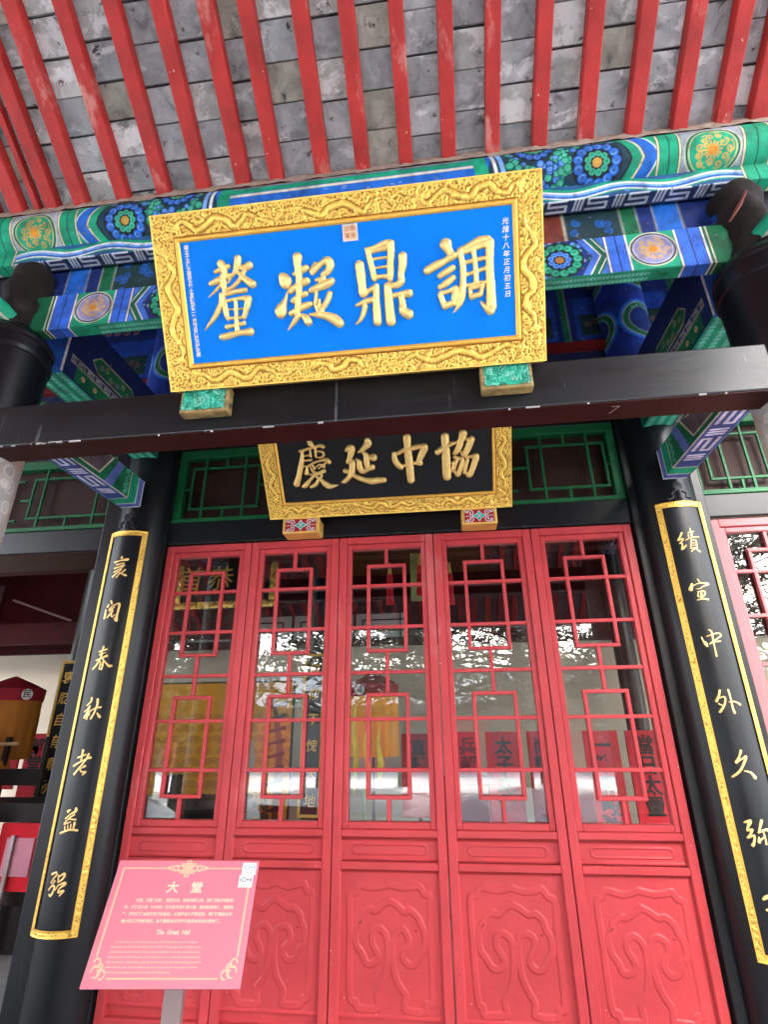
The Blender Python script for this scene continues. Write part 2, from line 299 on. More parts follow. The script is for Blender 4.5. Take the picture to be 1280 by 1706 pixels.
# paints (surface colours)
P_G = (.006, .33, .18); P_DG = (.004, .13, .055); P_B = (.012, .14, .60); P_DB = (.005, .026, .17); P_LB = (.20, .42, .85)
P_W = (.72, .76, .80); P_K = (.006, .007, .012); P_GO = (.62, .36, .07); P_PG = (.42, .45, .60); P_R = (.40, .03, .02); P_LG = (.12, .55, .42); P_GY = (.33, .38, .45)
CH={
'li':'-444,123,26 -435,108,24 -433,85,20|-440,82,22 -441,58,22 -442,31,14 -445,8,12|-468,98,12 -444,105,18 -417,112,16|-490,59,16 -457,68,22 -430,77,20 -404,80,12|-455,48,12 -478,31,9 -504,13,3|-379,134,24 -383,115,24 -395,89,16 -409,79,12|-376,101,12 -355,102,22 -340,107,26|-353,100,16 -366,82,16 -378,64,16 -404,43,14 -431,32,12|-382,86,12 -361,64,20 -346,51,24 -334,42,26|-414,71,10 -424,57,8|-457,15,12 -428,18,14 -393,24,16 -364,25,18|-454,16,18 -457,-7,18 -468,-30,19 -489,-58,16 -514,-83,10 -531,-100,3|-449,-8,10 -422,-4,12 -388,-2,14 -354,-3,18|-444,-4,12 -445,-28,18 -443,-52,19 -439,-70,12|-354,-7,22 -361,-28,22 -370,-51,18 -378,-68,16|-404,-8,14 -405,-41,14 -408,-81,15 -409,-115,17|-439,-36,7 -405,-37,7 -370,-37,7|-438,-68,12 -408,-67,10 -378,-68,12|-446,-96,17 -411,-93,12 -381,-89,16|-469,-130,21 -445,-128,23 -410,-123,19 -380,-121,21 -360,-121,27',
'ning':'-220,55,30 -212,39,42 -211,27,26|-207,7,4 -218,-20,14 -230,-41,26 -239,-61,40 -238,-75,19|-161,116,32 -163,92,25 -161,65,23 -163,25,23 -168,-11,21 -174,-42,21 -179,-69,21|-178,62,14 -156,69,21 -133,78,21|-196,5,19 -170,21,21 -135,33,25|-190,-29,19 -166,-15,19 -142,-9,19|-201,-71,19 -176,-60,21 -145,-49,23 -130,-46,19|-178,-83,21 -194,-102,17 -219,-127,4|-163,-80,12 -149,-92,24 -141,-107,26|-111,60,18 -95,76,23 -75,88,18 -55,95,27 -45,80,27 -56,59,23 -74,50,18|-99,88,14 -111,65,21|-99,34,12 -75,34,21|-121,1,19 -92,9,25 -62,17,28 -45,25,23|-102,1,12 -107,-26,12 -111,-48,12 -99,-72,19|-55,-17,19 -67,-41,19 -86,-64,19 -95,-79,21|-75,39,14 -86,17,16|-95,-33,9 -100,-58,19|-134,-80,7 -105,-85,19 -72,-92,26 -44,-106,33 -28,-121,30',
'ding':'91,113,17 97,80,19 104,45,19 108,18,19|87,118,13 118,121,15 151,132,17 170,134,17|106,108,13 158,117,19|172,127,27 172,97,23 168,63,23 166,33,23 164,10,17|109,83,9 156,85,9|108,53,8 156,54,9|106,22,17 135,23,15 165,18,17|59,68,30 61,33,30 63,0,28 65,-28,26 83,-21,17 108,-11,19 115,-6,13|113,-9,21 110,-44,23 109,-86,26 109,-128,28|40,-65,11 67,-57,19 99,-50,17|68,-74,19 60,-96,17 48,-116,13 31,-129,6|212,81,29 210,55,27 202,23,21 202,0,23 180,-12,21 150,-7,15|152,-11,23 154,-48,28 155,-90,30 157,-130,32|169,-46,17 195,-42,17 226,-43,27|199,-53,21 202,-76,23 203,-99,28 221,-113,32',
'tiao':'363,105,38 370,88,26 381,69,24|295,26,26 328,41,26 358,52,21 388,66,24|338,5,19 363,17,21 383,27,19|336,-32,17 361,-20,22 382,-6,19|338,-53,17 365,-49,14 390,-40,17|335,-58,17 343,-82,19 350,-100,19|392,-44,19 386,-65,22 380,-91,19|350,-97,22 380,-88,19|408,75,19 416,44,19 418,9,21 415,-26,21 411,-56,26 405,-83,22 394,-104,14 378,-120,4|408,82,16 445,92,23 476,105,26 505,106,26|412,70,14 495,89,14|512,96,28 510,58,26 508,12,26 509,-35,28 509,-82,31 508,-112,36|505,-126,29 487,-110,17 473,-92,5|456,79,16 459,40,16 461,5,17 461,-28,17|420,39,14 493,48,14|423,-1,12 497,15,14|427,-36,12 495,-29,12|438,-47,14 482,-39,17|438,-51,12 442,-77,17|482,-44,14 474,-66,17|444,-75,19 474,-69,17',
'qing':'-427,469,20 -419,451,28 -408,438,20|-485,413,20 -446,421,15 -402,430,15 -363,437,20 -346,429,20|-474,402,18 -482,360,25 -497,310,31 -514,259,31 -533,216,37|-426,417,10 -426,376,13|-393,422,15 -396,377,13|-387,404,8 -355,399,13 -347,381,13 -364,367,13 -394,369,8|-466,382,10 -433,384,10|-468,354,10 -427,356,15|-480,321,6 -452,319,13 -414,337,13 -366,349,13 -336,350,23 -322,336,25|-459,307,15 -465,279,26|-437,313,8 -425,287,15 -396,274,15 -359,285,23|-423,323,13 -413,301,13|-401,313,10 -380,325,10 -358,313,20|-343,332,13 -388,302,10|-448,270,10 -418,265,15 -381,271,15 -378,252,15 -395,241,18|-424,256,15 -453,231,21 -480,204,29 -497,197,16|-396,238,15 -415,208,23 -448,192,18|-409,254,13 -381,229,21 -359,204,31 -332,189,31 -285,194,8',
'yan':'-85,450,27 -82,430,42 -102,409,32 -126,391,22 -141,384,12|-115,380,15 -99,359,30 -100,326,33 -100,301,30|-85,350,12 -61,346,40 -56,345,37|-158,343,10 -143,322,30 -143,291,35 -128,270,33 -97,280,28 -71,289,33|-215,397,15 -189,408,42 -182,400,42 -190,370,33 -201,346,25 -210,329,23 -182,329,28|-183,324,33 -188,294,35 -194,261,33 -215,237,28 -240,215,26 -261,211,10|-231,277,28 -206,270,25|-193,253,23 -162,233,28 -123,215,28 -81,205,38 -43,208,36 -8,208,30',
'zhong':'145,448,41 145,402,39 146,340,42 149,277,42 151,198,40|64,360,25 66,325,32 81,294,32 99,278,30|66,358,15 93,363,22 129,381,22 178,387,29 215,392,27 242,388,37|241,378,39 222,344,37 205,311,30|97,278,22 127,291,15 172,298,17 211,295,30',
'xie':'361,438,43 361,392,41 362,342,44 361,280,47 362,205,45|316,353,34 346,373,29 388,392,27 422,402,14 451,417,14 496,416,19|462,447,45 451,414,34 440,381,36 422,350,32 407,337,15|508,413,36 497,387,38 482,354,36 464,330,32 444,349,7|409,317,17 432,308,20 454,299,20 448,272,27 434,233,27 424,213,27 405,232,15 369,240,7|427,303,17 412,284,27 401,250,25|393,283,15 419,284,15|476,310,15 505,313,19 531,313,34 523,282,34 507,238,32 489,206,30 468,223,12 458,221,12|482,294,20 471,260,22 463,223,20',
'L0':'1,2519,16 1,2518,16|-40,2491,14 -4,2500,10 38,2506,17|-25,2474,10 21,2484,9|21,2470,15 -5,2460,10 -34,2453,12|27,2469,9 6,2450,9 -32,2428,10|14,2444,9 -13,2421,10 -37,2401,12|35,2441,12 18,2423,8|8,2426,9 -1,2408,9 -10,2396,11|9,2420,7 44,2407,14',
'L1':'-14,2253,11 -6,2238,12|-25,2231,11 -31,2218,13|-39,2200,12 -36,2171,12 -38,2151,13|10,2226,10 32,2238,9 41,2229,13 39,2197,11 37,2160,13 39,2137,15 24,2151,7|2,2224,8 -16,2204,8|13,2215,9 -14,2195,9|4,2200,8 -4,2178,9 -20,2155,9|10,2197,7 3,2172,9 12,2160,10 23,2171,7',
'L2':'-5,1988,13 -9,1966,10 -15,1945,10|16,1975,12 -27,1962,10|16,1957,6 -21,1945,9|24,1939,14 -1,1929,9 -37,1915,9|-3,1954,8 -16,1914,11 -31,1887,11 -49,1868,11|3,1923,10 28,1898,10 46,1884,15 58,1884,13|-7,1908,8 -6,1886,8 -7,1868,8|9,1910,8 10,1889,10 7,1865,11|-4,1892,6 9,1894,6|-5,1868,8 9,1865,8',
'L3':'-17,1714,13 -18,1696,10 -39,1677,9|-20,1673,10 -30,1656,9 -49,1645,8|-19,1670,10 -23,1642,10 -26,1609,12|-27,1645,9 -42,1615,12|-14,1636,6 -15,1625,8|19,1707,13 22,1679,11 14,1641,10 0,1609,10|42,1667,12 13,1661,8 -6,1650,8 -13,1643,8|30,1636,9 46,1618,14',
'L4':'-8,1453,13 -9,1429,10 -8,1404,10|-32,1418,9 10,1433,9|26,1435,11 21,1415,11 5,1391,10 -17,1362,10 -36,1339,11|-48,1379,13 -16,1396,9 18,1412,9 38,1418,13|18,1378,13 3,1370,6 -4,1362,8 8,1351,9 28,1351,9 14,1338,8',
'L5':'-26,1171,15 -14,1178,7|15,1184,12 15,1172,14 -4,1162,8 -35,1139,8|12,1157,9 -12,1142,7 -36,1119,8|-14,1137,6 23,1135,10|-1,1125,6 -35,1114,8|-29,1104,8 -24,1087,8|21,1120,12 20,1095,9|-13,1110,7 -8,1090,7|4,1115,7 4,1090,7|-49,1074,11 1,1090,9 41,1088,11',
'L6':'-50,901,10 -26,910,9 -21,900,8 -35,884,8 -46,866,8|-25,875,9 -34,859,8 -52,838,9|-34,852,7 -21,853,9 -23,830,10 -34,813,11 -44,819,7|-10,899,8 -5,871,9|-8,891,5 15,905,10 22,901,10 15,884,9 -3,870,7|-2,858,7 -13,839,7|0,858,6 26,868,11 31,861,11 9,846,8 5,829,9 28,835,12 14,816,7',
'R0':'-30,2507,10 -42,2486,9 -55,2468,9 -31,2475,7 -36,2462,7 -52,2449,7 -39,2447,7 -47,2416,10 -23,2436,8|17,2530,6 16,2507,7 13,2488,6|1,2507,5 31,2513,7|1,2498,6 -1,2482,6|23,2500,6 14,2484,6|-22,2464,4 12,2478,5 54,2483,7|11,2472,6 -3,2422,5|9,2462,4 32,2462,7 27,2414,7|5,2446,3 26,2448,4|2,2434,3 26,2435,4|-7,2417,4 29,2421,4|12,2415,6 -4,2400,6|21,2414,6 39,2399,10',
'R1':'-8,2249,7 -2,2234,7|-40,2225,11 -51,2199,19|-37,2216,6 -5,2228,6 37,2225,9 36,2219,8 7,2210,5 -6,2199,6 -27,2200,3|-20,2185,5 -25,2161,8|-21,2182,6 7,2186,8 10,2171,9 -5,2157,6 -26,2158,6|-7,2175,10 -12,2149,7|-32,2141,7 -7,2146,7 19,2142,10',
'R2':'-13,1989,8 -3,1977,9 -6,1937,8 -7,1897,8 -8,1861,8|-54,1955,6 -50,1936,8 -43,1923,16 -39,1912,12|-32,1957,5 4,1968,7 30,1971,8 38,1960,8 17,1946,7 -24,1921,8|-2,1929,5 28,1933,8',
'R3':'-31,1702,10 -40,1679,10 -55,1654,13|-48,1665,6 -22,1673,7 -15,1665,8 -26,1636,9 -51,1606,11|-48,1642,7 -34,1634,6|7,1704,9 8,1661,8 7,1622,10 10,1602,12|-3,1649,5 23,1651,7 46,1638,11',
'R4':'-4,1438,11 -17,1414,9 -34,1391,13|-34,1391,9 -2,1408,7 11,1413,12 -5,1385,10 -30,1353,10 -63,1331,9|-10,1355,5 16,1348,10 29,1328,15',
'R5':'-59,1151,7 -36,1156,14 -46,1139,11 -55,1120,8 -36,1124,10 -49,1104,8 -59,1093,9 -33,1102,9 -40,1076,10 -47,1065,13|10,1159,12 -1,1138,10 -12,1116,8|-14,1114,8 15,1124,9 33,1122,15|6,1114,8 8,1088,8 6,1072,10|-17,1095,7 -20,1079,13|-13,1085,7 1,1095,7|26,1098,9 32,1087,12',
'R6':'-55,871,10 -43,879,14 -20,887,10|-52,833,10 -36,825,10 -29,800,10|-30,877,9 -31,844,9',
}
XC = -0.3125; CL, CR = -1.94, 1.315            # column axes
AY = 1.72                                       # axis of the portico columns and eave beam
# ------------------------------------------------------------------ ground and setting
def sheet(name, x0, x1, y0, y1, z, m, kind='structure', parent=None):
    o = MB().add([(x0, y0, z), (x1, y0, z), (x1, y1, z), (x0, y1, z)], [(0, 1, 2, 3)]).build(name, m, parent); return tag(o, kind=kind)
sheet('ground', -150, 150, -150, 150, -.32, STONE)
tag(MB().box(-7, 6, -3.2, 3.05, -.30, 0).build('portico_floor', FLOOR), kind='structure')
tag(MB().box(-9.5, 7.5, 3.06, 9.2, -.30, -.004).build('hall_floor', FLOOR), kind='structure')

# ------------------------------------------------------------------ the portico roof: rafters, ceiling bricks, deck, eave tiles
roof = empty('portico_roof', (XC, 0, 3.2), 'portico roof with red rafters and grey brick ceiling seen from below', 'roof')
S35 = math.radians(35); cS, sS = math.cos(S35), math.sin(S35)
RY, RZ = 1.80, 3.912            # underside of the rafters at the eave beam
def slope(x, a, n=0):           # a metres up the slope towards the viewer, n above the rafter underside
    return (x, RY-a*cS+n*sS*1.0, RZ+a*sS+n*cS)
ENDS = [-3.05, -2.83, -2.62, -2.40, -2.245, -2.038, -1.868, -1.626, -1.388, -1.167, -.943, -.759, -.515, -.307, -.081, .139, .359, .586, .805, 1.036, 1.249, 1.448, 1.602, 1.80, 2.02, 2.24]
ENDS = [x*.93 for x in ENDS]
LR = 2.05
for i, x in enumerate(ENDS):
    hw = .034+random.uniform(-.002, .003); m = MB(); j = [random.uniform(-.004, .004) for _ in range(4)]
    m.add([slope(x-hw+j[0], .02), slope(x+hw+j[0], .04), slope(x+hw+j[0], .04, .062), slope(x-hw+j[0], .04, .062),
           slope(x-hw+j[1], LR), slope(x+hw+j[1], LR), slope(x+hw+j[1], LR, .062), slope(x-hw+j[1], LR, .062)],
          [(0,3,2,1),(4,5,6,7),(0,1,5,4),(1,2,6,5),(2,3,7,6),(3,0,4,7)])
    m.build('rafter', RAFT, roof, bevel=.005)
MB().add([slope(-2.138*.93-.014, .03, .02), slope(-2.138*.93+.014, .03, .02), slope(-2.138*.93+.014, LR, .02), slope(-2.138*.93-.014, LR, .02), slope(-2.138*.93-.014, .03, .06), slope(-2.138*.93+.014, .03, .06), slope(-2.138*.93+.014, LR, .06), slope(-2.138*.93-.014, LR, .06)], [(0,3,2,1),(4,5,6,7),(0,1,5,4),(1,2,6,5),(2,3,7,6),(3,0,4,7)]).build('thin_rafter', RAFT, roof, bevel=.002)
rows = 8; pitch = .146
for i in range(len(ENDS)-1):
    xa, xb = ENDS[i], ENDS[i+1]; off = random.choice([0, .02, .045, .07, .10]) if i % 2 else random.choice([0, .03])
    for r in range(-1, rows):
        a0 = r*pitch+off; a1 = a0+pitch-random.choice((.003, .004, .007, .010))
        if a0 < -.08: a0 = -.08
        if a1 <= a0+.02 or (xa < -2.4 or xb > 1.95): continue
        n0 = .060+random.uniform(0, .004); n1 = n0+random.uniform(-.002, .003)
        m = MB().add([slope(xa, a0, n0), slope(xb, a0, n1), slope(xb, a1, n1+random.uniform(0, .003)), slope(xa, a1, n0+random.uniform(0, .003)),
                      slope(xa, a0, n0+.03), slope(xb, a0, n0+.03), slope(xb, a1, n0+.03), slope(xa, a1, n0+.03)],
                     [(0,3,2,1),(4,5,6,7),(0,1,5,4),(1,2,6,5),(2,3,7,6),(3,0,4,7)])
        m.build('brick', brick_mat(random.choice([0, 0, 1, 2, 2, 3, 4])), roof, bevel=.0025, seg=1)
dk = MB().add([slope(-7, -.10, .10), slope(2.7, -.10, .10), slope(2.7, LR+.25, .10), slope(-7, LR+.25, .10), slope(-7, -.10, .18), slope(2.7, -.10, .18), slope(2.7, LR+.25, .18), slope(-7, LR+.25, .18)],
              [(0,3,2,1),(4,5,6,7),(0,1,5,4),(1,2,6,5),(2,3,7,6),(3,0,4,7)])
dk.build('roof_deck', GWALL, roof)
# the front slope of the portico roof, behind the camera (seen only as the dark shape mirrored in the panes)
ry, rz = RY-(LR+.2)*cS, RZ+(LR+.2)*sS+.05; ey, ez = -2.95, 3.20
MB().add([(-7, ry, rz), (2.7, ry, rz), (2.7, ey, ez), (-7, ey, ez), (-7, ry, rz+.12), (2.7, ry, rz+.12), (2.7, ey, ez+.10), (-7, ey, ez+.10)],
         [(0,3,2,1),(4,5,6,7),(0,1,5,4),(1,2,6,5),(2,3,7,6),(3,0,4,7)]).build('front_deck', GWALL, roof)
m = MB()
for k in range(45):
    x = -6.9+k*.21
    m.add([(x+.10*math.cos(t), ey-.02, ez+.03-.11*math.sin(t)) for t in np.linspace(0, math.pi, 9)] + [(x+.10*math.cos(t), ey+.01, ez+.03-.11*math.sin(t)) for t in np.linspace(0, math.pi, 9)],
          [tuple(range(9)), tuple(range(17, 8, -1))])
    d = Vector((0, ry-ey, rz-ez)).normalized(); m.obox(Vector((x+.105, ey, ez+.12))+d*1.6, (.05, 0, 0), d*1.6, (0, .02, .03))
tag(m.build('drip_tiles', TILE, roof), kind='stuff')
m = MB()
for k in range(43):
    x = -6.8+k*.22; d = Vector((0, ry-ey, rz-ez)).normalized(); m.obox(Vector((x, ey, ez-.05))+d*1.75, (.035, 0, 0), d*1.7, (0, .0, .035))
tag(m.build('front_rafters', RAFT, roof), kind='stuff')
tag(MB().add([(-7, 1.93, 3.98), (6, 1.93, 3.98), (6, 4.2, 5.9), (-7, 4.2, 5.9), (-7, 1.93, 4.1), (6, 1.93, 4.1), (6, 4.2, 6.05), (-7, 4.2, 6.05)], [(0,3,2,1),(4,5,6,7),(0,1,5,4),(1,2,6,5),(2,3,7,6),(3,0,4,7)]).build('hall_roof', DARKW), kind='structure')
# lime plaster bead where the rafters meet the eave beam
pc = Cv(-3.2, 2.6, 0, .16, .012)
n = rng.random((pc.ny, pc.nx))
def smooth(a, k):
    for _ in range(k): a = (a+np.roll(a, 1, 0)+np.roll(a, -1, 0)+np.roll(a, 1, 1)+np.roll(a, -1, 1))/5
    return a
nb = smooth(n, 3)-.5
o = pc.mesh('plaster_bead', lambda X, Y, H: (X, 1.612+.45*Y+nb*.05, 3.948+Y*.95+nb*.03), PLAST, roof, cols=False)

# ------------------------------------------------------------------ painted eave beam
def prof_fn(P):
    P = np.array(P, float); L = np.concatenate([[0], np.cumsum(np.hypot(*np.diff(P, axis=0).T))]); T = np.gradient(P, axis=0); T /= np.hypot(T[:, 0], T[:, 1])[:, None]
    return lambda X, S, H: (X, np.interp(S, L, P[:, 0])-np.interp(S, L, T[:, 1])*H, np.interp(S, L, P[:, 1])+np.interp(S, L, T[:, 0])*H), L[-1]
def rosette(c, x, y, r, outer, inner, eye, flip=0):
    c.disc(x, y, r*1.04, P_K)
    for ring_r, pr, colr, n in ((.78, .21, outer, 13), (.78, .21, outer, 13)):
        for k in range(n):
            a = 6.283*k/n; px, py = x+r*ring_r*math.cos(a), y+r*ring_r*math.sin(a)
            c.disc(px, py, r*pr*.92, colr); c.spiral(px, py, r*pr*.62, 1.1, a+math.pi, P_LB if outer is P_B else P_LG, w=r*.035); c.spiral(px, py, r*pr*.3, .8, a, P_K, w=r*.03)
        break
    c.disc(x, y, r*.54, P_K)
    for k in range(9):
        a = 6.283*k/9; c.disc(x+r*.38*math.cos(a), y+r*.38*math.sin(a), r*.135, inner); c.ring(x+r*.38*math.cos(a), y+r*.38*math.sin(a), r*.10, r*.025, P_LG if inner is P_G else P_LB)
    c.disc(x, y, r*.24, P_K); c.disc(x, y, r*.19, eye); c.ring(x, y, r*.11, r*.03, (.4, .2, .04))
def dragon_roundel(c, x, y, rx, ry, field, rim):
    c.disc(x, y, rx+.012, (.60, .62, .45), ry=ry+.012); c.disc(x, y, rx+.006, P_K, ry=ry+.006); c.disc(x, y, rx, field, ry=ry); c.ring(x, y, rx*.93, .004, rim, ry=ry*.93)
    rn = random.Random(int(x*1000))
    for k in range(11):
        a = 6.283*k/11; q = rn.uniform(.45, .72); c.spiral(x+rx*q*math.cos(a), y+ry*q*math.sin(a), min(rx, ry)*rn.uniform(.13, .2), 1.2, a*2, P_GO, w=.0055, cw=rn.choice((-1, 1)))
    for k in range(14):
        a = 6.283*k/14; c.line([(x, y), (x+rx*.36*math.cos(a), y+ry*.36*math.sin(a))], P_GO, w=.006)
    c.disc(x, y, rx*.2, (.60, .24, .02)); 
    for k in range(26):
        a = rn.uniform(0, 6.283); q = rn.uniform(.2, .85); c.line([(x+rx*q*math.cos(a), y+ry*q*math.sin(a)), (x+rx*q*math.cos(a+.25), y+ry*q*math.sin(a+.25))], P_GO, w=.004)
def band(c, x0, x1, s0, s1, col, sg=1):
    c.rect(min(x0, x1)-.014, max(x0, x1)+.014, s0, s1, P_K); c.rect(min(x0, x1)-.011, max(x0, x1)+.011, s0, s1, P_W if col is not P_G else (.66, .66, .42)); c.rect(min(x0, x1)-.003, max(x0, x1)+.003, s0, s1, P_K)
    c.rect(min(x0, x1), max(x0, x1), s0, s1, col); xm = (x0+x1)/2; c.rect(xm-.0022, xm+.0022, s0, s1, P_K)
def fret(c, x0, x1, s0, s1, col, w, step):
    h = s1-s0; a, b = s0+h*.16, s1-h*.16; mid = (a+b)/2; x = x0; k = 0
    while x+step < x1:
        if k % 2 == 0: c.line([(x+step*.9, b), (x+step*.1, b), (x+step*.1, mid), (x+step*.9, mid), (x+step*.9, a), (x+step*.02, a)], col, w=w)
        else:
            for q in (.25, .55, .85): c.line([(x+step*.55*q+.004, a), (x+step*.55*q+.010, b)], col, w=w*.9)
            x -= step*.35
        x += step*1.08; k += 1
eb = empty('painted_eave_beam', (-.339, AY, 3.7), 'upper eave beam painted with rosettes and gold dragon medallions, just under the rafter ends', 'beam')
BX = -.339; PR = .121; PZ = 1.55+.93*(4.06-1.55)
P = [(AY-PR*math.sin(t), PZ-PR*math.cos(t)) for t in np.linspace(0, 3.3, 40)]
fn, LN = prof_fn(P)
c = Cv(-2.35, 2.15, 0, LN, .0032, P_B); SM = .125
for k in range(60):   # flaked blue in the middle panel
    xx = random.uniform(-.6, .6); yy = random.uniform(.02, .16); c.line([(xx, yy), (xx+random.uniform(-.02, .02), yy+random.uniform(-.01, .01))], random.choice([P_GY, (.25, .2, .15), P_LB]), w=random.uniform(.002, .006))
c.rect(-.62, .62, .168, .182, (.66, .66, .5)); c.rect(-.62, .62, .186, .222, P_G); c.rect(-.62, .62, .226, .4, (.25, .24, .20)); c.rect(-.62, .62, -.1, .03, P_G)
for sg in (-1, 1):
    F = lambda L: [(sg*x, y) for x, y in L]
    c.poly(F([(.60, -.02), (.68, .40), (2.4, .40), (2.4, -.02)]), (.008, .045, .075))
    c.poly(F([(.585, .40), (.62, .222), (.66, -.02), (.60, -.02), (.56, .222), (.53, .40)]), P_G)
    c.poly(F([(.635, .40), (.66, .222), (.70, -.02), (.685, -.02), (.645, .222), (.62, .40)]), P_W)
    c.poly(F([(.67, .40), (.69, .222), (.74, -.02), (.72, -.02), (.67, .222), (.65, .40)]), P_LB)
    for (x, y, r, o_, i_, e_) in ((.84, .255, .088, P_B, P_G, P_GO), (.83, .02, .08, P_B, P_G, P_GO), (.965, .13, .045, P_G, P_B, P_GO)): rosette(c, sg*x, y, r, o_, i_, e_)
    rn = random.Random(5)
    for k in range(320):
        x = rn.uniform(.72, 1.2); y = rn.uniform(0, .3)
        if math.hypot(x-1.1, y-SM) < .125 or math.hypot(x-.84, y-.255) < .1 or math.hypot(x-.83, y-.02) < .09: continue
        r = rn.uniform(.013, .021); cc = rn.choice((P_B, P_G, P_G)); c.disc(sg*x, y, r, P_K); c.disc(sg*x, y, r*.86, cc); c.spiral(sg*x, y, r*.66, 1.3, rn.uniform(0, 6), P_LB if cc is P_B else P_LG, w=.0038)
    rosette(c, sg*1.10, SM, .105, P_B, P_G, P_GO)
    chev = lambda o_, cc: c.poly(F([(1.17+o_, -.02), (1.235+o_, .09), (1.25+o_, SM), (1.235+o_, .165), (1.16+o_, .29), (1.16+o_, .4), (1.5, .4), (1.5, -.02)]), cc)
    chev(-.008, P_K); chev(0, P_G); chev(.040, (.66, .62, .42)); chev(.050, P_K); chev(.053, P_B); chev(.105, P_W); chev(.112, P_G)
    band(c, sg*1.362, sg*1.438, -.1, .5, P_G)
    c.rect(*sorted((sg*1.452, sg*1.70)), -.1, .5, P_GY)
    dragon_roundel(c, sg*1.577, SM-.005, .105, .100, P_G, (.6, .55, .25))
    band(c, sg*1.712, sg*1.805, -.1, .5, P_G)
    c.rect(*sorted((sg*1.819, sg*2.5)), -.1, .5, P_B); c.rect(*sorted((sg*1.86, sg*1.90)), -.1, .5, P_W); c.rect(*sorted((sg*1.9, sg*2.5)), -.1, .5, (.01, .03, .13))
c.mesh('purlin', lambda X, Y, H: fn(X+BX, Y, H), PAINT, eb)
wy0 = AY-.018+.0; WF = AY-.045; WB = WF+.062; WZ0 = 1.55+.93*(3.84-1.55); WZ1 = PZ-PR+.035
fn2, LN2 = prof_fn([(WB, WZ0), (WF+.002, WZ0), (WF, WZ0+.002), (WF, WZ1)])
c = Cv(-2.35, 2.15, 0, LN2, .003, (.02, .10, .26)); U = WB-WF
for i in range(150):
    pass
xs = np.linspace(-1.75, 1.75, 180)
wv = lambda x, o_: U+.046+.017*math.cos(x*2*math.pi/.40)+o_
for o_, w_, cc in ((.026, .02, P_G), (.012, .012, P_W), (.0, .012, P_LB), (-.012, .010, P_B), (-.024, .010, P_W), (-.032, .008, P_G)):
    c.line([(x, wv(x, o_)) for x in xs], cc, w=w_)
for x in np.arange(-1.7, 1.7, .075):
    c.spiral(x, U+.018+.03*random.random(), .012, 1.2, random.uniform(0, 6), random.choice((P_LB, P_G, P_K)), w=.003)
c.rect(-3, 3, -.1, U, (.02, .04, .12)); fret(c, -1.70, 1.70, 0, U+.012, (.56, .61, .70), .0105, .095)

for sg in (-1, 1):
    band(c, sg*1.712, sg*1.805, -.1, .5, P_G); c.rect(*sorted((sg*1.819, sg*2.5)), -.1, .5, P_B); c.rect(*sorted((sg*1.86, sg*1.90)), -.1, .5, P_W); c.rect(*sorted((sg*1.9, sg*2.5)), -.1, .5, (.01, .03, .13))
c.mesh('wave_board', lambda X, Y, H: fn2(X+BX, Y, H), PAINT, eb, smooth=False)
MB().box(-2.7, 1.85, WF+.008, WB, WZ0+.003, WZ1).build('wave_board_core', DARKW, eb)
MB().box(-2.72, 1.87, AY+.037, AY+.06, 3.45, PZ-.05).build('pad_board_core', DARKW, eb)
c = Cv(-2.3, 2.1, 3.45, PZ-.05, .006, (.02, .022, .03)); rn = random.Random(2)
c.rect(-.95, .95, 3, 4, (.20, .035, .02))
for k in range(120): c.spiral(rn.uniform(-.93, .93), rn.uniform(3.5, 3.8), .02, 1.3, rn.uniform(0, 6), (.10, .05, .04), w=.006)
for sg in (-1, 1):
    c.rect(*sorted((sg*.95, sg*.965)), 3, 4, (.4, .38, .3)); c.rect(*sorted((sg*.965, sg*1.2)), 3, 4, (.012, .04, .05))
    for x_, cc_ in ((1.2, P_DG), (1.27, P_DB), (1.34, P_B), (1.45, P_DB)): c.rect(*sorted((sg*x_, sg*(x_+.2))), 3, 4, cc_); c.rect(*sorted((sg*x_, sg*(x_+.006))), 3, 4, (.35, .36, .3))
    for k in range(14): c.spiral(sg*rn.uniform(.98, 1.18), rn.uniform(3.5, 3.8), .022, 1.3, rn.uniform(0, 6), P_B, w=.006)
c.mesh('pad_board', lambda X, Z, H: (X+BX, X*0+AY+.035, Z), PAINT, eb)

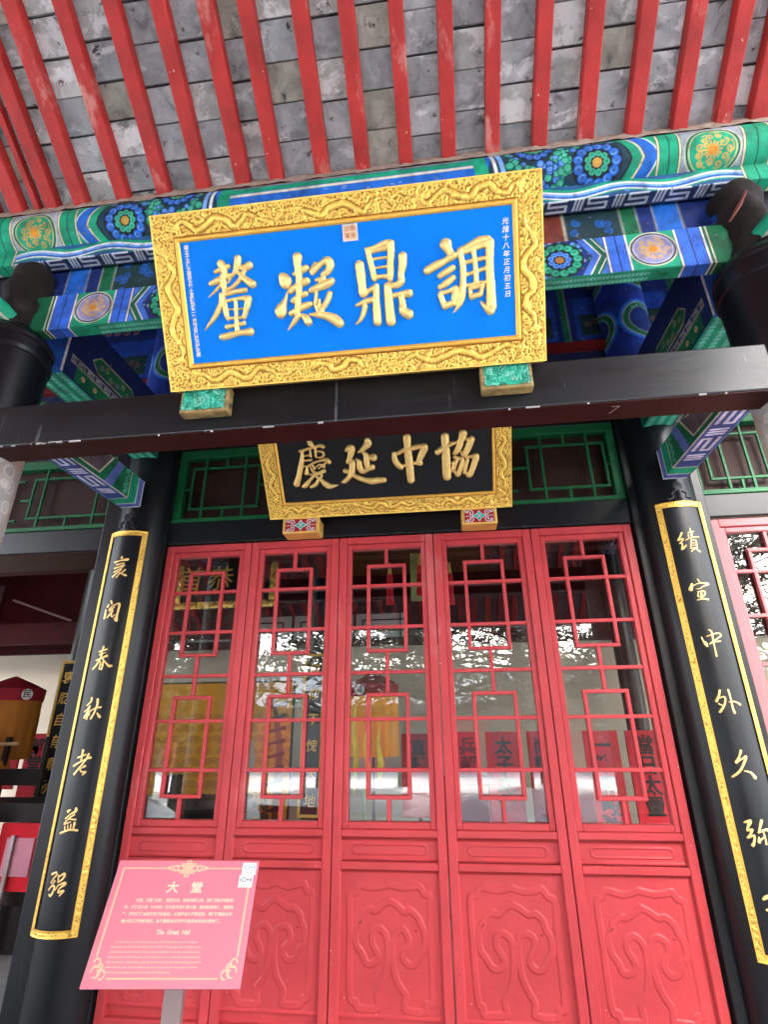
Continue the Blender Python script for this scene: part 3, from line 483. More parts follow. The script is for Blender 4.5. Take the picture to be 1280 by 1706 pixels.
# ------------------------------------------------------------------ lower painted beam between the portico columns
fb = empty('painted_lower_beam', (XC, AY, 3.3), 'lower painted beam with blue bands and green braided underside above the blue plaque', 'beam')
FF = .93*1.82; FB = FF+.060; FZ0 = 1.55+.93*(3.387-1.55); FZ1 = 1.55+.93*(3.606-1.55)
fn3, LN3 = prof_fn([(FB, FZ0), (FF+.002, FZ0), (FF, FZ0+.002), (FF, FZ1)]); U = FB-FF
c = Cv(-1.64, 1.64, 0, LN3, .0028, P_DB); H3 = U+(FZ1-FZ0)/2
c.rect(-.7, .7, U, .4, P_B); c.rect(-.66, .66, U+.03, .4, P_DG)
for sg in (-1, 1):
    F = lambda L: [(sg*x, y) for x, y in L]
    rn = random.Random(9)
    for k in range(70):
        x = rn.uniform(.68, 1.02); y = rn.uniform(U, .27); r = rn.uniform(.010, .016); c.disc(sg*x, y, r, P_K); cc = rn.choice((P_B, (.15, .2, .5), P_G)); c.disc(sg*x, y, r*.85, cc); c.spiral(sg*x, y, r*.6, 1.2, rn.uniform(0, 6), P_LB if cc is P_B else P_PG, w=.003)
    rosette(c, sg*.866, H3-.004, .095, P_G, P_B, (.35, .16, .04))
    chev = lambda o_, cc: c.poly(F([(.94+o_, U-.01), (1.00+o_, H3), (.93+o_, .29), (1.3, .29), (1.3, U-.01)]), cc)
    chev(-.004, P_K); chev(0, (.05, .16, .62)); chev(.03, P_W); chev(.036, P_DG); chev(.06, P_W); chev(.065, P_DG); chev(.075, (.05, .16, .62))
    band(c, sg*1.068, sg*1.138, U, .4, (.035, .15, .70))
    c.rect(*sorted((sg*1.149, sg*1.337)), U-.01, .4, P_G); dragon_roundel(c, sg*1.243, H3+.006, .083, .082, (.24, .25, .46), (.5, .5, .6))
    band(c, sg*1.348, sg*1.440, -.1, .4, (.035, .15, .70)); c.rect(*sorted((sg*1.452, sg*1.7)), -.1, .4, P_DG)
    c.rect(*sorted((sg*1.462, sg*1.468)), -.1, .4, (.6, .6, .45))
c.rect(-1.336, 1.336, -.01, U, P_G)
for k in range(150):
    x = -1.2+k*.0165
    c.disc(x, .013, .010, P_LG, .0008); c.ring(x, .013, .0105, .002, P_DG); c.disc(x+.008, .040, .011, P_LG, .0008); c.ring(x+.008, .040, .0115, .002, P_DG)
for sg in (-1, 1):
    c.rect(*sorted((sg*1.215, sg*1.336)), -.01, U, P_G)
    for a in range(8): c.line([(sg*1.275, U/2), (sg*1.275+.05*math.cos(a*.785), U/2+.026*math.sin(a*.785))], P_DG, w=.003)
c.rect(-1.336, 1.336, U-.001, U+.0025, P_DG)
c.mesh('beam_face', lambda X, Y, H: fn3(X+XC+.0, Y, H), PAINT, fb, smooth=False)
MB().box(XC-1.63, XC+1.63, FF+.004, FB-.001, FZ0+.003, FZ1).build('beam_core', DARKW, fb)

# ------------------------------------------------------------------ tie beams running back to the wall columns
def side_beam(name, label, X, hw, z0, z1, y0, y1, mode, inner):
    t = empty(name, (X, (y0+y1)/2, z0), label, 'beam', 'painted tie beams between portico and wall columns')
    f, L = prof_fn([(X-inner*hw, z0), (X+inner*hw-inner*.001, z0), (X+inner*hw, z0+.001), (X+inner*hw, z1)]); U = 2*hw
    c = Cv(y0, y1, 0, L, .0035, P_DB)
    n = y1-y0; M = (U+L)/2
    if mode == 'upper':
        c.rect(y0, y1, 0, U, P_G)
        for k in range(int(n/.026)):
            for q in range(3): c.disc(y0+k*.026+(q % 2)*.013, U*(q+.5)/3, .017, P_LG, .0008); c.ring(y0+k*.026+(q % 2)*.013, U*(q+.5)/3, .018, .0025, P_DG)
        for a, b, cc in ((.0, .16, P_G), (.16, .22, P_B)): c.rect(y0+a, y0+b, 0, U, cc)
        c.rect(y0, y1, U, L, (.004, .018, .11)); c.rect(y0, y0+.2, U, L, (.01, .08, .4)); c.rect(y0+.2, y0+.215, U, L, P_W)
        for (a, b, cc) in ((U+.012, U+.10, P_DG),):
            c.rect(y0+.30, y1, a, b, cc)
        fret(c, y0+.25, y1, U+.10, U+.135, (.45, .46, .45), .004, .04)
        c.rect(y0+.25, y1, U+.135, U+.140, (.5, .46, .3)); c.rect(y0+.25, y1, U+.095, U+.10, (.5, .46, .3))
        for a in (y0+.45, y0+.85):
            c.poly([(a, U+.16), (a+.3, U+.16), (a+.36, U+.21), (a+.3, U+.27), (a, U+.27), (a-.06, U+.21)], (.5, .42, .3)); c.poly([(a, U+.167), (a+.3, U+.167), (a+.35, U+.21), (a+.3, U+.263), (a, U+.263), (a-.05, U+.21)], P_DG)
            for q in range(6): c.spiral(a+.05*q+.02, U+.21+.02*math.sin(q*2), .02, 1.2, q, random.choice(((.3, .22, .35), (.35, .3, .2))), w=.005)
        for q in range(9): c.disc(y0+.36+q*.1, U+.055, .014, (.55, .45, .25)); c.disc(y0+.36+q*.1, U+.055, .006, P_R)
    else:
        c.rect(y0, y1, 0, U, (.03, .07, .26)); fret(c, y0, y1-.10, .012, U-.012, (.62, .68, .86), .017, .14)
        c.rect(y0, y1, 0, .008, P_LB); c.rect(y0, y1, U-.006, U+.004, (.5, .52, .5))
        c.rect(y0, y1, U+.004, L, P_DG)
        yy = y1-.42
        c.poly([(y0, U+.03), (yy, U+.03), (yy+.10, M+.09), (yy, L-.02), (y0, L-.02)], (.62, .6, .46)); c.poly([(y0, U+.037), (yy-.005, U+.037), (yy+.088, M+.09), (yy-.005, L-.028), (y0, L-.028)], (.10, .08, .10))
        c.poly([(yy+.05, U+.004), (yy+.14, M+.09), (yy+.05, L), (yy+.12, L), (yy+.20, M+.09), (yy+.12, U+.004)], (.10, .15, .45))
        for q in range(8): c.spiral(yy+.235+.02*(q % 2), U+.02+q*.022, .016, 1.2, q, P_LG, w=.004)
        c.rect(y1-.14, y1-.06, -.01, L, P_G); c.rect(y1-.064, y1-.056, -.01, L, P_W); c.rect(y1-.056, y1, -.01, L, (.10, .15, .45)); c.rect(y1-.145, y1-.138, -.01, L, (.6, .6, .5)); c.rect(y1-.012, y1, -.01, L, P_W)
    c.mesh('painted_faces', lambda Y, S, H: (f(Y, S, H)[1], Y, f(Y, S, H)[2]), PAINT, t, smooth=False)
    MB().box(X-hw+.004, X+hw-.004, y0, y1-.001, z0+.004, z1).build('core', DARKW, t)
    MB().box(min(X-inner*hw, X-inner*(hw-.004)), max(X-inner*hw, X-inner*(hw-.004)), y0, y1, z0, z1).build('outer_face', material('dull_blue_paint', (.02, .05, .22), .6, var=.3), t)
    return t
side_beam('upper_tie_beam', 'upper left tie beam with green braided underside beside the left portico column', CL, .085, 3.22, 3.62, AY, 2.99, 'upper', 1)
side_beam('upper_tie_beam', 'upper right tie beam with green braided underside beside the right portico column', CR, .085, 3.20, 3.62, AY, 2.99, 'upper', -1)
side_beam('lower_tie_beam', 'lower left tie beam with white key pattern, ending above the left couplet board', CL, .065, 2.845, 3.02, AY+.12, 2.80, 'lower', 1)
side_beam('lower_tie_beam', 'lower right tie beam with white key pattern, ending above the right couplet board', CR, .065, 2.825, 3.00, AY+.12, 2.80, 'lower', -1)

# ------------------------------------------------------------------ portico columns
def portico_column(x, label):
    t = empty('portico_column', (x, AY, 0), label, 'column', 'portico columns')
    R0 = .165
    MB().lathe(x, AY, [(R0+.03, 0), (R0+.03, .1), (R0, .12), (R0, 1.0)], 48).build('lower_shaft', BLACK, t, smooth=True)
    c = Cv(0, 2*math.pi*R0, 0, 1.64, .006, (.36, .35, .34)); rn = random.Random(int(x*10))
    for k in range(900):
        xx, yy, r = rn.uniform(0, 1.04), rn.uniform(0, 1.64), rn.uniform(.010, .032); cc = rn.choice(((.55, .60, .66), (.60, .62, .60), (.45, .52, .62), (.50, .34, .20), (.40, .30, .22), (.62, .60, .52)))
        c.ring(xx, yy, r, .006, cc); 
        if rn.random() < .4: c.spiral(xx, yy, r*.7, 1, rn.uniform(0, 6), cc, w=.004)
    for k in range(2): pass
    c.mesh('patterned_wrap', lambda A, Z, H: (x+(R0+.004)*np.cos(A/R0+.5), AY+(R0+.004)*np.sin(A/R0+.5), Z+1.0), PAINTC, t)
    MB().lathe(x, AY, [(R0, 2.64), (R0, 3.10), (R0+.008, 3.105), (R0+.010, 3.125), (R0, 3.13), (R0-.002, 3.18), (R0+.006, 3.185), (R0+.006, 3.20), (R0-.004, 3.205), (R0-.022, 3.24), (R0-.05, 3.262)], 48).build('black_shaft', BLACK, t, smooth=True)
    q_ = MB().lathe(x, AY, [(.12, 3.26)]+[(.095+.006*math.sin(k*2.1), 3.26+.035*k) for k in range(12)], 24); q_.v = [(vx+.009*math.sin(vz*31+vy*17), vy+.009*math.sin(vz*23+vx*19), vz+.012*math.sin(vx*40)) for vx, vy, vz in q_.v]
    q_.build('dusty_capital', material('dusty_brown_wood', (.012, .009, .008), .9, var=.7, scale=9, bump=1, bscale=14, streak=((.035, .027, .024), .6, 9, (1, 1, 1))), t, smooth=True)
    return t
portico_column(CL, 'black portico column with pale swirl pattern at the left edge, left end of the worn black beam')
portico_column(CR, 'black portico column with pale swirl pattern at the right edge, right end of the worn black beam')
def curved_bracket(x, sg, label):
    t = empty('painted_bracket', (x, AY-.10, 3.3), label, 'bracket')
    m = MB()
    m.tube([(x-sg*.02, AY-.02, 3.30), (x+sg*.05, AY-.16, 3.36), (x+sg*.12, AY-.22, 3.44)], [.05, .045, .03], 10).build('green_arm', material('bracket_green', P_G, .6, var=.3), t, smooth=True)
    MB().tube([(x-sg*.04, AY-.05, 3.27), (x+sg*.03, AY-.19, 3.325), (x+sg*.12, AY-.25, 3.41)], .007, 6).build('white_edge', material('bracket_white', (.55, .55, .45), .6, var=.2), t, smooth=True)
    if sg > 0: MB().tube([(x-sg*.11, AY-.09, 3.40), (x-sg*.06, AY-.10, 3.47), (x-sg*.02, AY-.11, 3.54)], [.004, .009, .005], 6).build('broken_strip', material('dull_red_stick', (.14, .03, .025), .7, var=.3), t)
    return t
curved_bracket(CR, 1, 'green and white curved bracket on top of the right portico column')
curved_bracket(CL, -1, 'green and white curved bracket on top of the left portico column')

# ------------------------------------------------------------------ worn black beam under the big plaque
wb = empty('black_crossbeam', (XC, 1.66, 2.585), 'worn black beam across the portico, under the big blue plaque', 'beam')
bx0, bx1 = -2.06, 1.155
m = MB(); m.box(bx0, bx1, 1.60, 1.72, 2.588, 2.776).build('beam_body', BEAMB, wb, bevel=.006)
MB().box(bx0+.005, bx1-.005, 1.603, 1.717, 2.584, 2.5875).build('maroon_underside', UNDERB, wb)
c = Cv(bx0, bx1, 0, .012, .006, (.30, .31, .32))
m = MB()
for k in range(26):
    x = random.uniform(bx0, -1.5) if k < 16 else random.uniform(bx0, bx1); l = random.uniform(.01, .06); m.box(x, x+l, 1.5985, 1.604, 2.584, 2.584+random.uniform(.003, .008))
tag(m.build('chipped_edge', material('grey_chips', (.42, .42, .42), .9, var=.3), wb), kind='stuff')
txt('chalk_seven', '7', .075, material('chalk_white', (.7, .7, .7), .9), wb, frame_mat((.625, 1.655, 2.5832), (1, 0, 0), (0, -1, 0)), bold=-.003, shear=.1)
for x in (.26, .53, .98, -1.05, -.84): MB().tube([(x, 1.60, 2.586), (x, 1.598, 2.583)], .0035, 6).build('nail', WHITE, wb)
# ------------------------------------------------------------------ wall columns
def arcs_canvas(x, R0, z0, z1):
    c = Cv(0, 2*math.pi*R0, 0, z1-z0, .006, (.008, .03, .26))
    for zc in (.35, .8):
        for k in range(3):
            cx_ = (k+.5)*2*math.pi*R0/3
            for r, cc in ((.17, P_B), (.15, (.35, .4, .45)), (.143, P_DG), (.11, (.3, .32, .3)), (.104, P_DB)): c.disc(cx_, zc, r, cc)
            for q in range(5): c.spiral(cx_+(q-2)*.035, zc+.128-abs(q-2)*.018, .012, 1.1, q, P_LG, w=.004)
    return c
def wall_column(x, label):
    t = empty('wall_column', (x, 3, 0), label, 'column', 'black wall columns'); R0 = .165
    MB().lathe(x, 3, [(R0+.05, 0), (R0+.05, .12), (R0, .14), (R0, 3.66)], 56).build('black_shaft', BLACK, t, smooth=True)
    arcs_canvas(x, R0, 3.66, 4.6).mesh('painted_head', lambda A, Z, H: (x+R0*np.cos(A/R0), 3+R0*np.sin(A/R0), Z+3.66), PAINT, t)
wall_column(CL, 'glossy black wall column behind the left couplet board')
wall_column(CR, 'glossy black wall column behind the right couplet board')

# ------------------------------------------------------------------ door wall: lintels and jambs, painted boards above
fr = empty('door_surround', (XC, 3, 0), 'black lacquered lintels and posts framing the red doors', 'door frame')
def fbox(name, *a): return MB().box(*a).build(name, BLACK, fr, bevel=.006)
JM = [(-2.225, -2.10), (-1.83, -1.768), (1.108, 1.165), (1.46, 1.53)]
fbox('lintel', -1.83, 1.165, 2.985, 3.10, 2.648, 2.800); fbox('lintel', -5.2, -2.10, 2.985, 3.10, 2.640, 2.795); fbox('lintel', 1.46, 4.6, 2.985, 3.10, 2.655, 2.795)
for a, b in JM: fbox('jamb', a, b, 2.965, 3.11, 0, 3.36)
fbox('top_rail', -5.2, 4.6, 3.0, 3.10, 3.335, 3.372)
MB().box(-5.2, -2.23, 3.0, 3.35, 2.632, 2.639).build('lintel_soffit', UNDERB, fr)
fbox('threshold', -1.77, 1.11, 2.98, 3.10, 0, .17); fbox('threshold', 1.53, 4.6, 2.98, 3.10, 0, .17)
for x in (-1.42, -.27, .50): MB().tube([(x-.02, 2.98, 2.652), (x+.02, 2.98, 2.652)], .009, 8).build('iron_pivot', IRON, fr)
wbd = empty('painted_wall_boards', (XC, 2.98, 3.37), 'dark painted boards with a red strip above the green transoms', 'painted board')
c = Cv(-3.6, 2.4, 3.37, 4.75, .007, (.005, .02, .15)); rn = random.Random(3)
c.rect(-4, 3, 3.37, 3.56, (.05, .10, .34))
x = -3.6
while x < 2.4:
    wd = rn.choice((.10, .16, .22)); cc = rn.choice((P_G, P_B, (.10, .15, .45), (.32, .36, .38), P_DG)); c.rect(x, x+wd, 3.37, 3.55, cc); c.rect(x+wd-.008, x+wd, 3.37, 3.55, P_W)
    for q in range(int(wd*60)): c.spiral(x+rn.uniform(0, wd), 3.38+rn.uniform(0, .15), .013, 1.1, rn.uniform(0, 6), rn.choice((P_LG, P_LB, P_W)), w=.004)
    x += wd
c.rect(-4, 3, 3.56, 3.885, (.004, .012, .06)); c.rect(-4, 3, 3.885, 3.955, (.16, .006, .008))
for k in range(8):
    x0 = -3.5+k*.75; c.rect(x0, x0+.62, 3.99, 4.35, (.01, .05, .35)); c.rect(x0+.03, x0+.59, 4.02, 4.20, (.006, .03, .035)); c.rect(x0+.66, x0+.70, 3.96, 4.6, P_DG); c.rect(x0+.70, x0+.705, 3.96, 4.6, (.4, .4, .35))
    for q in range(9): c.spiral(x0+.08+q*.055, 4.11+.02*(q % 2), .026, 1.2, q, (.22, .10, .10), w=.006)
    for q in range(5): c.spiral(x0+.15+q*.075, 4.44, .03, 1.2, q, (.45, .22, .05), w=.007)
c.mesh('board', lambda X, Z, H: (X, X*0+2.975, Z), PAINT, wbd)
MB().box(-5.2, 4.6, 2.98, 3.12, 3.373, 5.6).build('backing', DARKW, wbd)
MB().box(-3.6, 2.4, 2.945, 2.974, 3.888, 3.952).build('red_strip', material('deep_red_strip', (.16, .008, .010), .5, var=.2), wbd)

# ------------------------------------------------------------------ green lattice transoms
def transom(x0, x1, label, rects, extras):
    t = empty('green_transom', ((x0+x1)/2, 3, 2.80), label, 'transom', 'green lattice transoms above the doors')
    z0, z1 = 2.800, 3.334; y = 2.998
    def b(name, *a): return MB().box(*a).build(name, GREEN, t, bevel=.003, seg=1)
    b('frame_rail', x0, x1, y-.006, y+.05, z0, z0+.030); b('frame_rail', x0, x1, y-.006, y+.05, z1-.060, z1)
    b('frame_stile', x0, x0+.052, y-.004, y+.05, z0+.03, z1-.06); b('frame_stile', x1-.052, x1, y-.004, y+.05, z0+.03, z1-.06)
    zt, zb = z1-.06, z0+.03; w2 = .0085
    for (a, c_) in rects:     # a rectangle with overshooting uprights, ties top and bottom
        for z in (2.903, 3.200): b('lattice_bar', a-.009, c_+.009, y+.006, y+.022, z-w2, z+w2)
        for x in (a, c_): b('lattice_bar', x-w2, x+w2, y+.008, y+.024, 2.903+w2, 3.200-w2)
        for x in (a+.087, c_-.097): b('lattice_bar', x-w2, x+w2, y+.003, y+.019, zb, zt)
        xm = (a+c_)/2; b('lattice_bar', xm-w2, xm+w2, y+.007, y+.023, 3.200+w2, zt); b('lattice_bar', xm-w2, xm+w2, y+.007, y+.023, zb, 2.903-w2)
    for (a, c_, z) in extras: b('lattice_bar', a, c_, y+.007, y+.023, z-w2, z+w2)
    for q in rects[:-1]:
        x = q[1]+.080; b('lattice_bar', x-w2, x+w2, y+.005, y+.021, 2.89, 3.19)
    MB().box(x0+.01, x1-.01, y+.055, y+.07, z0+.01, z1-.01).build('brown_board', BROWNP, t)
def seq(x0, w, n, gap): return [(x0+i*(w+gap), x0+i*(w+gap)+w) for i in range(n)]
R = [(-1.665, -1.198), (-1.03, -.56), (-.40, .07), (.562, 1.032)]
transom(-1.768, 1.108, 'green lattice transom over the red doors, partly behind the black plaque', R, [(-1.716, -1.665, 3.047), (-1.198, -1.03, 3.055), (-.56, -.40, 3.055), (.07, .562, 3.055), (1.032, 1.056, 3.048), (.447, .482, 2.90)])
transom(-5.0, -2.16, 'green lattice transom over the open left doorway', [(-4.60, -4.10), (-3.70, -3.13), (-2.848, -2.253)], [(-2.928, -2.848, 3.04), (-2.253, -2.212, 3.045), (-3.0, -2.925, 2.89), (-3.13, -2.925, 3.19)])
transom(1.50, 3.6, 'green lattice transom over the faded red door at the right edge', [(1.622, 1.945), (2.3, 2.8)], [(1.552, 1.622, 3.053)])
# ------------------------------------------------------------------ lattice doors
CARVE = [[-336,843],[-401,830],[-456,837],[-483,840],[-502,813],[-531,794],[-529,665],[-525,421],[-501,399],[-492,373],[-445,371],[-400,375],[-400,403],[-402,426],[-372,470],[-354,529],[-349,598],[-357,648],[-388,670],[-419,653],[-424,617],[-402,586],[-397,559],[-423,537],[-454,543],[-472,574],[-497,605],[-500,658],[-480,688],[-469,717],[-437,744],[-405,739],[-369,764],[-337,779]]
def catmull(P, n=5):
    out = []
    for i in range(len(P)-1):
        p0, p1, p2, p3 = P[max(i-1, 0)], P[i], P[i+1], P[min(i+2, len(P)-1)]
        for k in range(n):
            t = k/n; out.append(tuple(.5*((2*b)+(-a+c)*t+(2*a-5*b+4*c-d)*t*t+(-a+3*b-3*c+d)*t**3) for a, b, c, d in zip(p0, p1, p2, p3)))
    return out+[tuple(P[-1])]
cc = [((x+338)/1000*1.0, z/1000) for x, z in CARVE]; cc[0] = (0, .845); cc[-1] = (0, .779)
CW = .489
def carved(seed):
    rn = random.Random(seed); kp = Cv(-CW/2, CW/2, .345, .902, .0024); tmp = Cv(-CW/2, CW/2, .345, .902, .0024); loop = []
    for sg in (1, -1):
        P = [(sg*x+(rn.uniform(-.0035, .0035) if 0 < i < len(cc)-1 else 0), z+(rn.uniform(-.0035, .0035) if 0 < i < len(cc)-1 else 0)) for i, (x, z) in enumerate(cc)]; H_ = catmull(P, 4); loop += H_ if sg > 0 else H_[::-1]
    tmp.line(loop, None, 1.0, w=.0265); kp.h = smooth(tmp.h, 1)*.0042
    bd = np.minimum(np.minimum(kp.X+CW/2, CW/2-kp.X), np.minimum(kp.Y-.345, .902-kp.Y)); kp.h += np.where(bd < .008, (.008-np.clip(bd, 0, .008))*1.1, 0)
    kp.h += (smooth(rng.random(kp.h.shape), 6)-.5)*.0012
    return kp
sp_ = Cv(-CW/2, CW/2, .948, 1.036, .0022)
tmp = Cv(-CW/2, CW/2, .948, 1.036, .0022); xs = np.linspace(0, 6.283, 40)
tmp.line([(math.copysign(.165, math.cos(t))+.020*math.cos(t), .992+.020*math.sin(t)) for t in xs], None, 1.0, w=.007); sp_.h = smooth(tmp.h, 1)*.004
bd = np.minimum(np.minimum(sp_.X+CW/2, CW/2-sp_.X), np.minimum(sp_.Y-.948, 1.036-sp_.Y)); sp_.h += np.where(bd < .007, (.007-np.clip(bd, 0, .007))*1.1, 0)
PROTO = {}
def door_leaf(x0, x1, label, mat=RED, gl_tilt=0, group='red lattice door leaves'):
    w = x1-x0; t = empty('lattice_door', (x0, 3, .18), label, 'door', group)
    def b(name, a, c_, y0, y1, z0, z1, bv=.004): return MB().box(x0+a, x0+c_, y0, y1, z0, z1).build(name, mat, t, bevel=bv, seg=1)
    g = .0025; S = .048; T = .030; oy = 2.990; top = 2.640; ow = S+T
    b('stile', g, S, oy, 3.05, .18, top); b('stile', w-S, w-g, oy, 3.05, .18, top)
    b('top_rail', S, w-S, oy, 3.05, top-.045, top); b('bottom_rail', S, w-S, oy, 3.05, .18, .30)
    b('middle_rail', S, w-S, oy+.001, 3.05, 1.045, 1.078); b('middle_rail', S, w-S, oy+.001, 3.05, .907, .941)
    zb, zt = 1.110, 2.562
    for a, c_ in ((S, ow), (w-ow, w-S)): b('window_bead', a, c_, 3.002, 3.045, zb-.032, zt+.033)
    b('window_bead', ow, w-ow, 3.0025, 3.045, zt, zt+.033); b('window_bead', ow, w-ow, 3.0025, 3.045, zb-.032, zb)
    for z in (1.045, ): pass
    h = .0095; cx = w/2; y0 = 3.006; y1 = 3.032; ra, rb = .178*w/.57, w-.178*w/.57
    def bar(a, c_, z0, z1, dy=0): b('lattice_bar', a, c_, y0+dy, y1, z0, z1, .0025)
    for z in (2.334, 2.089, 1.838, 1.594, 1.346): bar(ow, w-ow, z-h, z+h)
    for z in (2.456, 1.956, 1.719, 1.219): bar(ra-h, rb+h, z-h, z+h, .001)
    for zz in ((1.956, 2.456), (1.219, 1.719)):
        for x in (ra, rb): bar(x-h, x+h, zz[0]+h, zz[1]-h, .0005)
    for za, zc in ((2.456+h, zt), (1.719+h, 1.956-h), (zb, 1.219-h)): bar(cx-h, cx+h, za, zc, .0015)
    # panes
    gp = MB().box(x0+ow-.01, x0+w-ow+.01, 3.034, 3.038, zb-.01, zt+.01).build('glass_pane', GLASS, t)
    # carved panels share their mesh data
    for key, cv in (('kick_panel', None), ('small_panel', sp_)):
        k2 = (key, mat.name, round(x0, 2) if cv is None else 0); cv = carved(int(x0*100)+999) if cv is None else cv
        if k2 not in PROTO:
            o = cv.mesh(key, lambda X, Z, H: (X, .012-H, Z), mat, None, cols=False); PROTO[k2] = o.data; D.objects.remove(o)
        o = D.objects.new(key, PROTO[k2]); COL.objects.link(o); o.parent = t; o.matrix_parent_inverse = parent_world(t).inverted(); o.location = ((x0+x1)/2, 3.0, 0); o.scale = ((w-2*S+.012)/CW, 1, 1)
    MB().box(x0+S, x1-S, 3.02, 3.045, .30, 1.05).build('backing', mat, t)
    return t
XS = [-1.762, -1.196, -.635, -.057, .522, 1.099]
LB = ['leftmost red lattice door leaf, beside the left couplet column and behind the sign', 'second red lattice door leaf from the left, a green couplet board behind its panes',
      'middle red lattice door leaf, an orange ceremonial parasol behind its panes', 'fourth red lattice door leaf from the left, a dark red armchair behind its panes', 'rightmost leaf of the five red doors, red placards with black characters behind its panes']
for i in range(5): door_leaf(XS[i], XS[i+1], LB[i])
door_leaf(1.532, 2.10, 'faded pink-red lattice door leaf at the right edge of the photo', RED_OLD, group='faded doors of the right bay'); door_leaf(2.102, 2.68, 'second faded door leaf of the right bay beyond the edge of the frame', RED_OLD, group='faded doors of the right bay')

# ------------------------------------------------------------------ gilded relief
def gold_relief(c, inside, bands, seed, sc=1.0, dragons=()):
    """carve clouds, scrolls and dragons into canvas c where inside(X, Y) is true"""
    rn = random.Random(seed); base = np.array(lin('#ffd466')); dark = np.array(lin('#7a3f05'))
    c.c[:] = base; area = (c.xs[-1]-c.xs[0])*(c.ys[-1]-c.ys[0]); N = int(area/(sc*.014)**2*1.0)
    for k in range(N):
        x, y = rn.uniform(c.xs[0], c.xs[-1]), rn.uniform(c.ys[0], c.ys[-1])
        if not inside(x, y): continue
        r = sc*rn.uniform(.008, .020); a = rn.uniform(0, 6.283)
        if rn.random() < .6: c.spiral(x, y, r, rn.uniform(.9, 1.5), a, None, .0022*sc**.5, w=.0042*sc, cw=rn.choice((-1, 1)))
        else: c.line([(x, y, .002*sc), (x+r*math.cos(a), y+r*math.sin(a), .006*sc), (x+r*1.9*math.cos(a+.5), y+r*1.9*math.sin(a+.5), .002*sc)], None, .0024*sc**.5)
    for P in dragons:
        Q = catmull(P, 6); c2 = Cv(c.xs[0], c.xs[-1], c.ys[0], c.ys[-1], c.res); c2.line([(x, y, sc*.023*(.35+.65*math.sin(math.pi*min(1, (i+4)/len(Q))))) for i, (x, y) in enumerate(Q)], None, 0, dome=.0066)
        edge_ = (smooth((c2.m > 0)*1., 3) > .03) & (c2.m <= 0); c.h = np.where(c2.m > 0, np.maximum(c.h*.12, c2.m), np.where(edge_, c.h*.15, c.h))
        for i, (x, y) in enumerate(Q[1:-1:2]):
            c.ring(x, y, sc*.007, .0026, None, .0012)
        for i in range(3, len(Q)-3, 7):
            x, y = Q[i]; sg = 1 if (i//7) % 2 else -1
            for q in (-.7, -.2, .3): c.line([(x, y), (x+sc*.022*math.sin(q), y+sg*sc*.032*math.cos(q))], None, .003, w=.005*sc)
        x, y = Q[0]; c.disc(x, y, sc*.015, None, .004)
        for q in range(6): c.line([(x, y), (x+sc*.026*math.cos(q), y+sc*.026*math.sin(q))], None, .002, w=.003*sc)
    for k in range(N//5):
        x, y = rn.uniform(c.xs[0], c.xs[-1]), rn.uniform(c.ys[0], c.ys[-1])
        if inside(x, y): c.spiral(x, y, sc*rn.uniform(.006, .012), 1.3, rn.uniform(0, 6), None, .0022, w=.0036*sc, cw=rn.choice((-1, 1)))
    c.h = np.minimum(c.h, .0085)
    hs_ = smooth(c.h, 1); cav = smooth(hs_, 5)-hs_        # browner in the hollows and low parts of the carving
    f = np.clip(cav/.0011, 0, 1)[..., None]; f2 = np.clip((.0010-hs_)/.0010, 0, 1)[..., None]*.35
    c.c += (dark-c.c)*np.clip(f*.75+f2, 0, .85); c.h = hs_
WR = random.Random(77)
def wave(x0, x1, y0, amp, n, ph=0, vert=False):
    P = []; x = x0; i = 0
    while i <= n*4 and (x-x1)*(x0-x1) > 0:
        P.append((x, y0+amp*WR.uniform(.75, 1.25)*math.sin(ph+i*math.pi/2+WR.uniform(-.35, .35)))); x += (x1-x0)/(n*4)*WR.uniform(.6, 1.45); i += 1
    return [(y, x) for x, y in P] if vert else P
def parse(s): return [[tuple(int(q)/1000 for q in p.split(',')) for p in st.split(' ')] for st in s.split('|')]
def char_mesh(name, strokes, fn, parent, hmax, res=.0022, mat=GOLD, shift=(0, 0), tone='#ffdc8c', wk=1.0, cap=1.5, label=None):
    pts = [p for st in strokes for p in st]; x0 = min(p[0]-p[2] for p in pts); x1 = max(p[0]+p[2] for p in pts); y0 = min(p[1]-p[2] for p in pts); y1 = max(p[1]+p[2] for p in pts)
    c = Cv(x0, x1, y0, y1, res, lin(tone))
    for i, st in enumerate(strokes):
        Q = catmull([(p[0], p[1], p[2]*wk) for p in st], 3) if len(st) > 2 else [(p[0], p[1], p[2]*wk) for p in st]
        c.line(Q, None, 0, dome=hmax*(1+.10*(i % 3)))
    inside = c.m > 0; h = smooth(c.m, 1); h = np.where(inside, np.maximum(h, .0004), -.003)
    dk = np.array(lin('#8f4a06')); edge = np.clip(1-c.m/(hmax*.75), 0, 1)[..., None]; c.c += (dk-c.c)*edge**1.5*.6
    c.h = h
    o = c.mesh(name, fn, mat, parent, keep=inside)
    if label: o['label'] = label
    return o
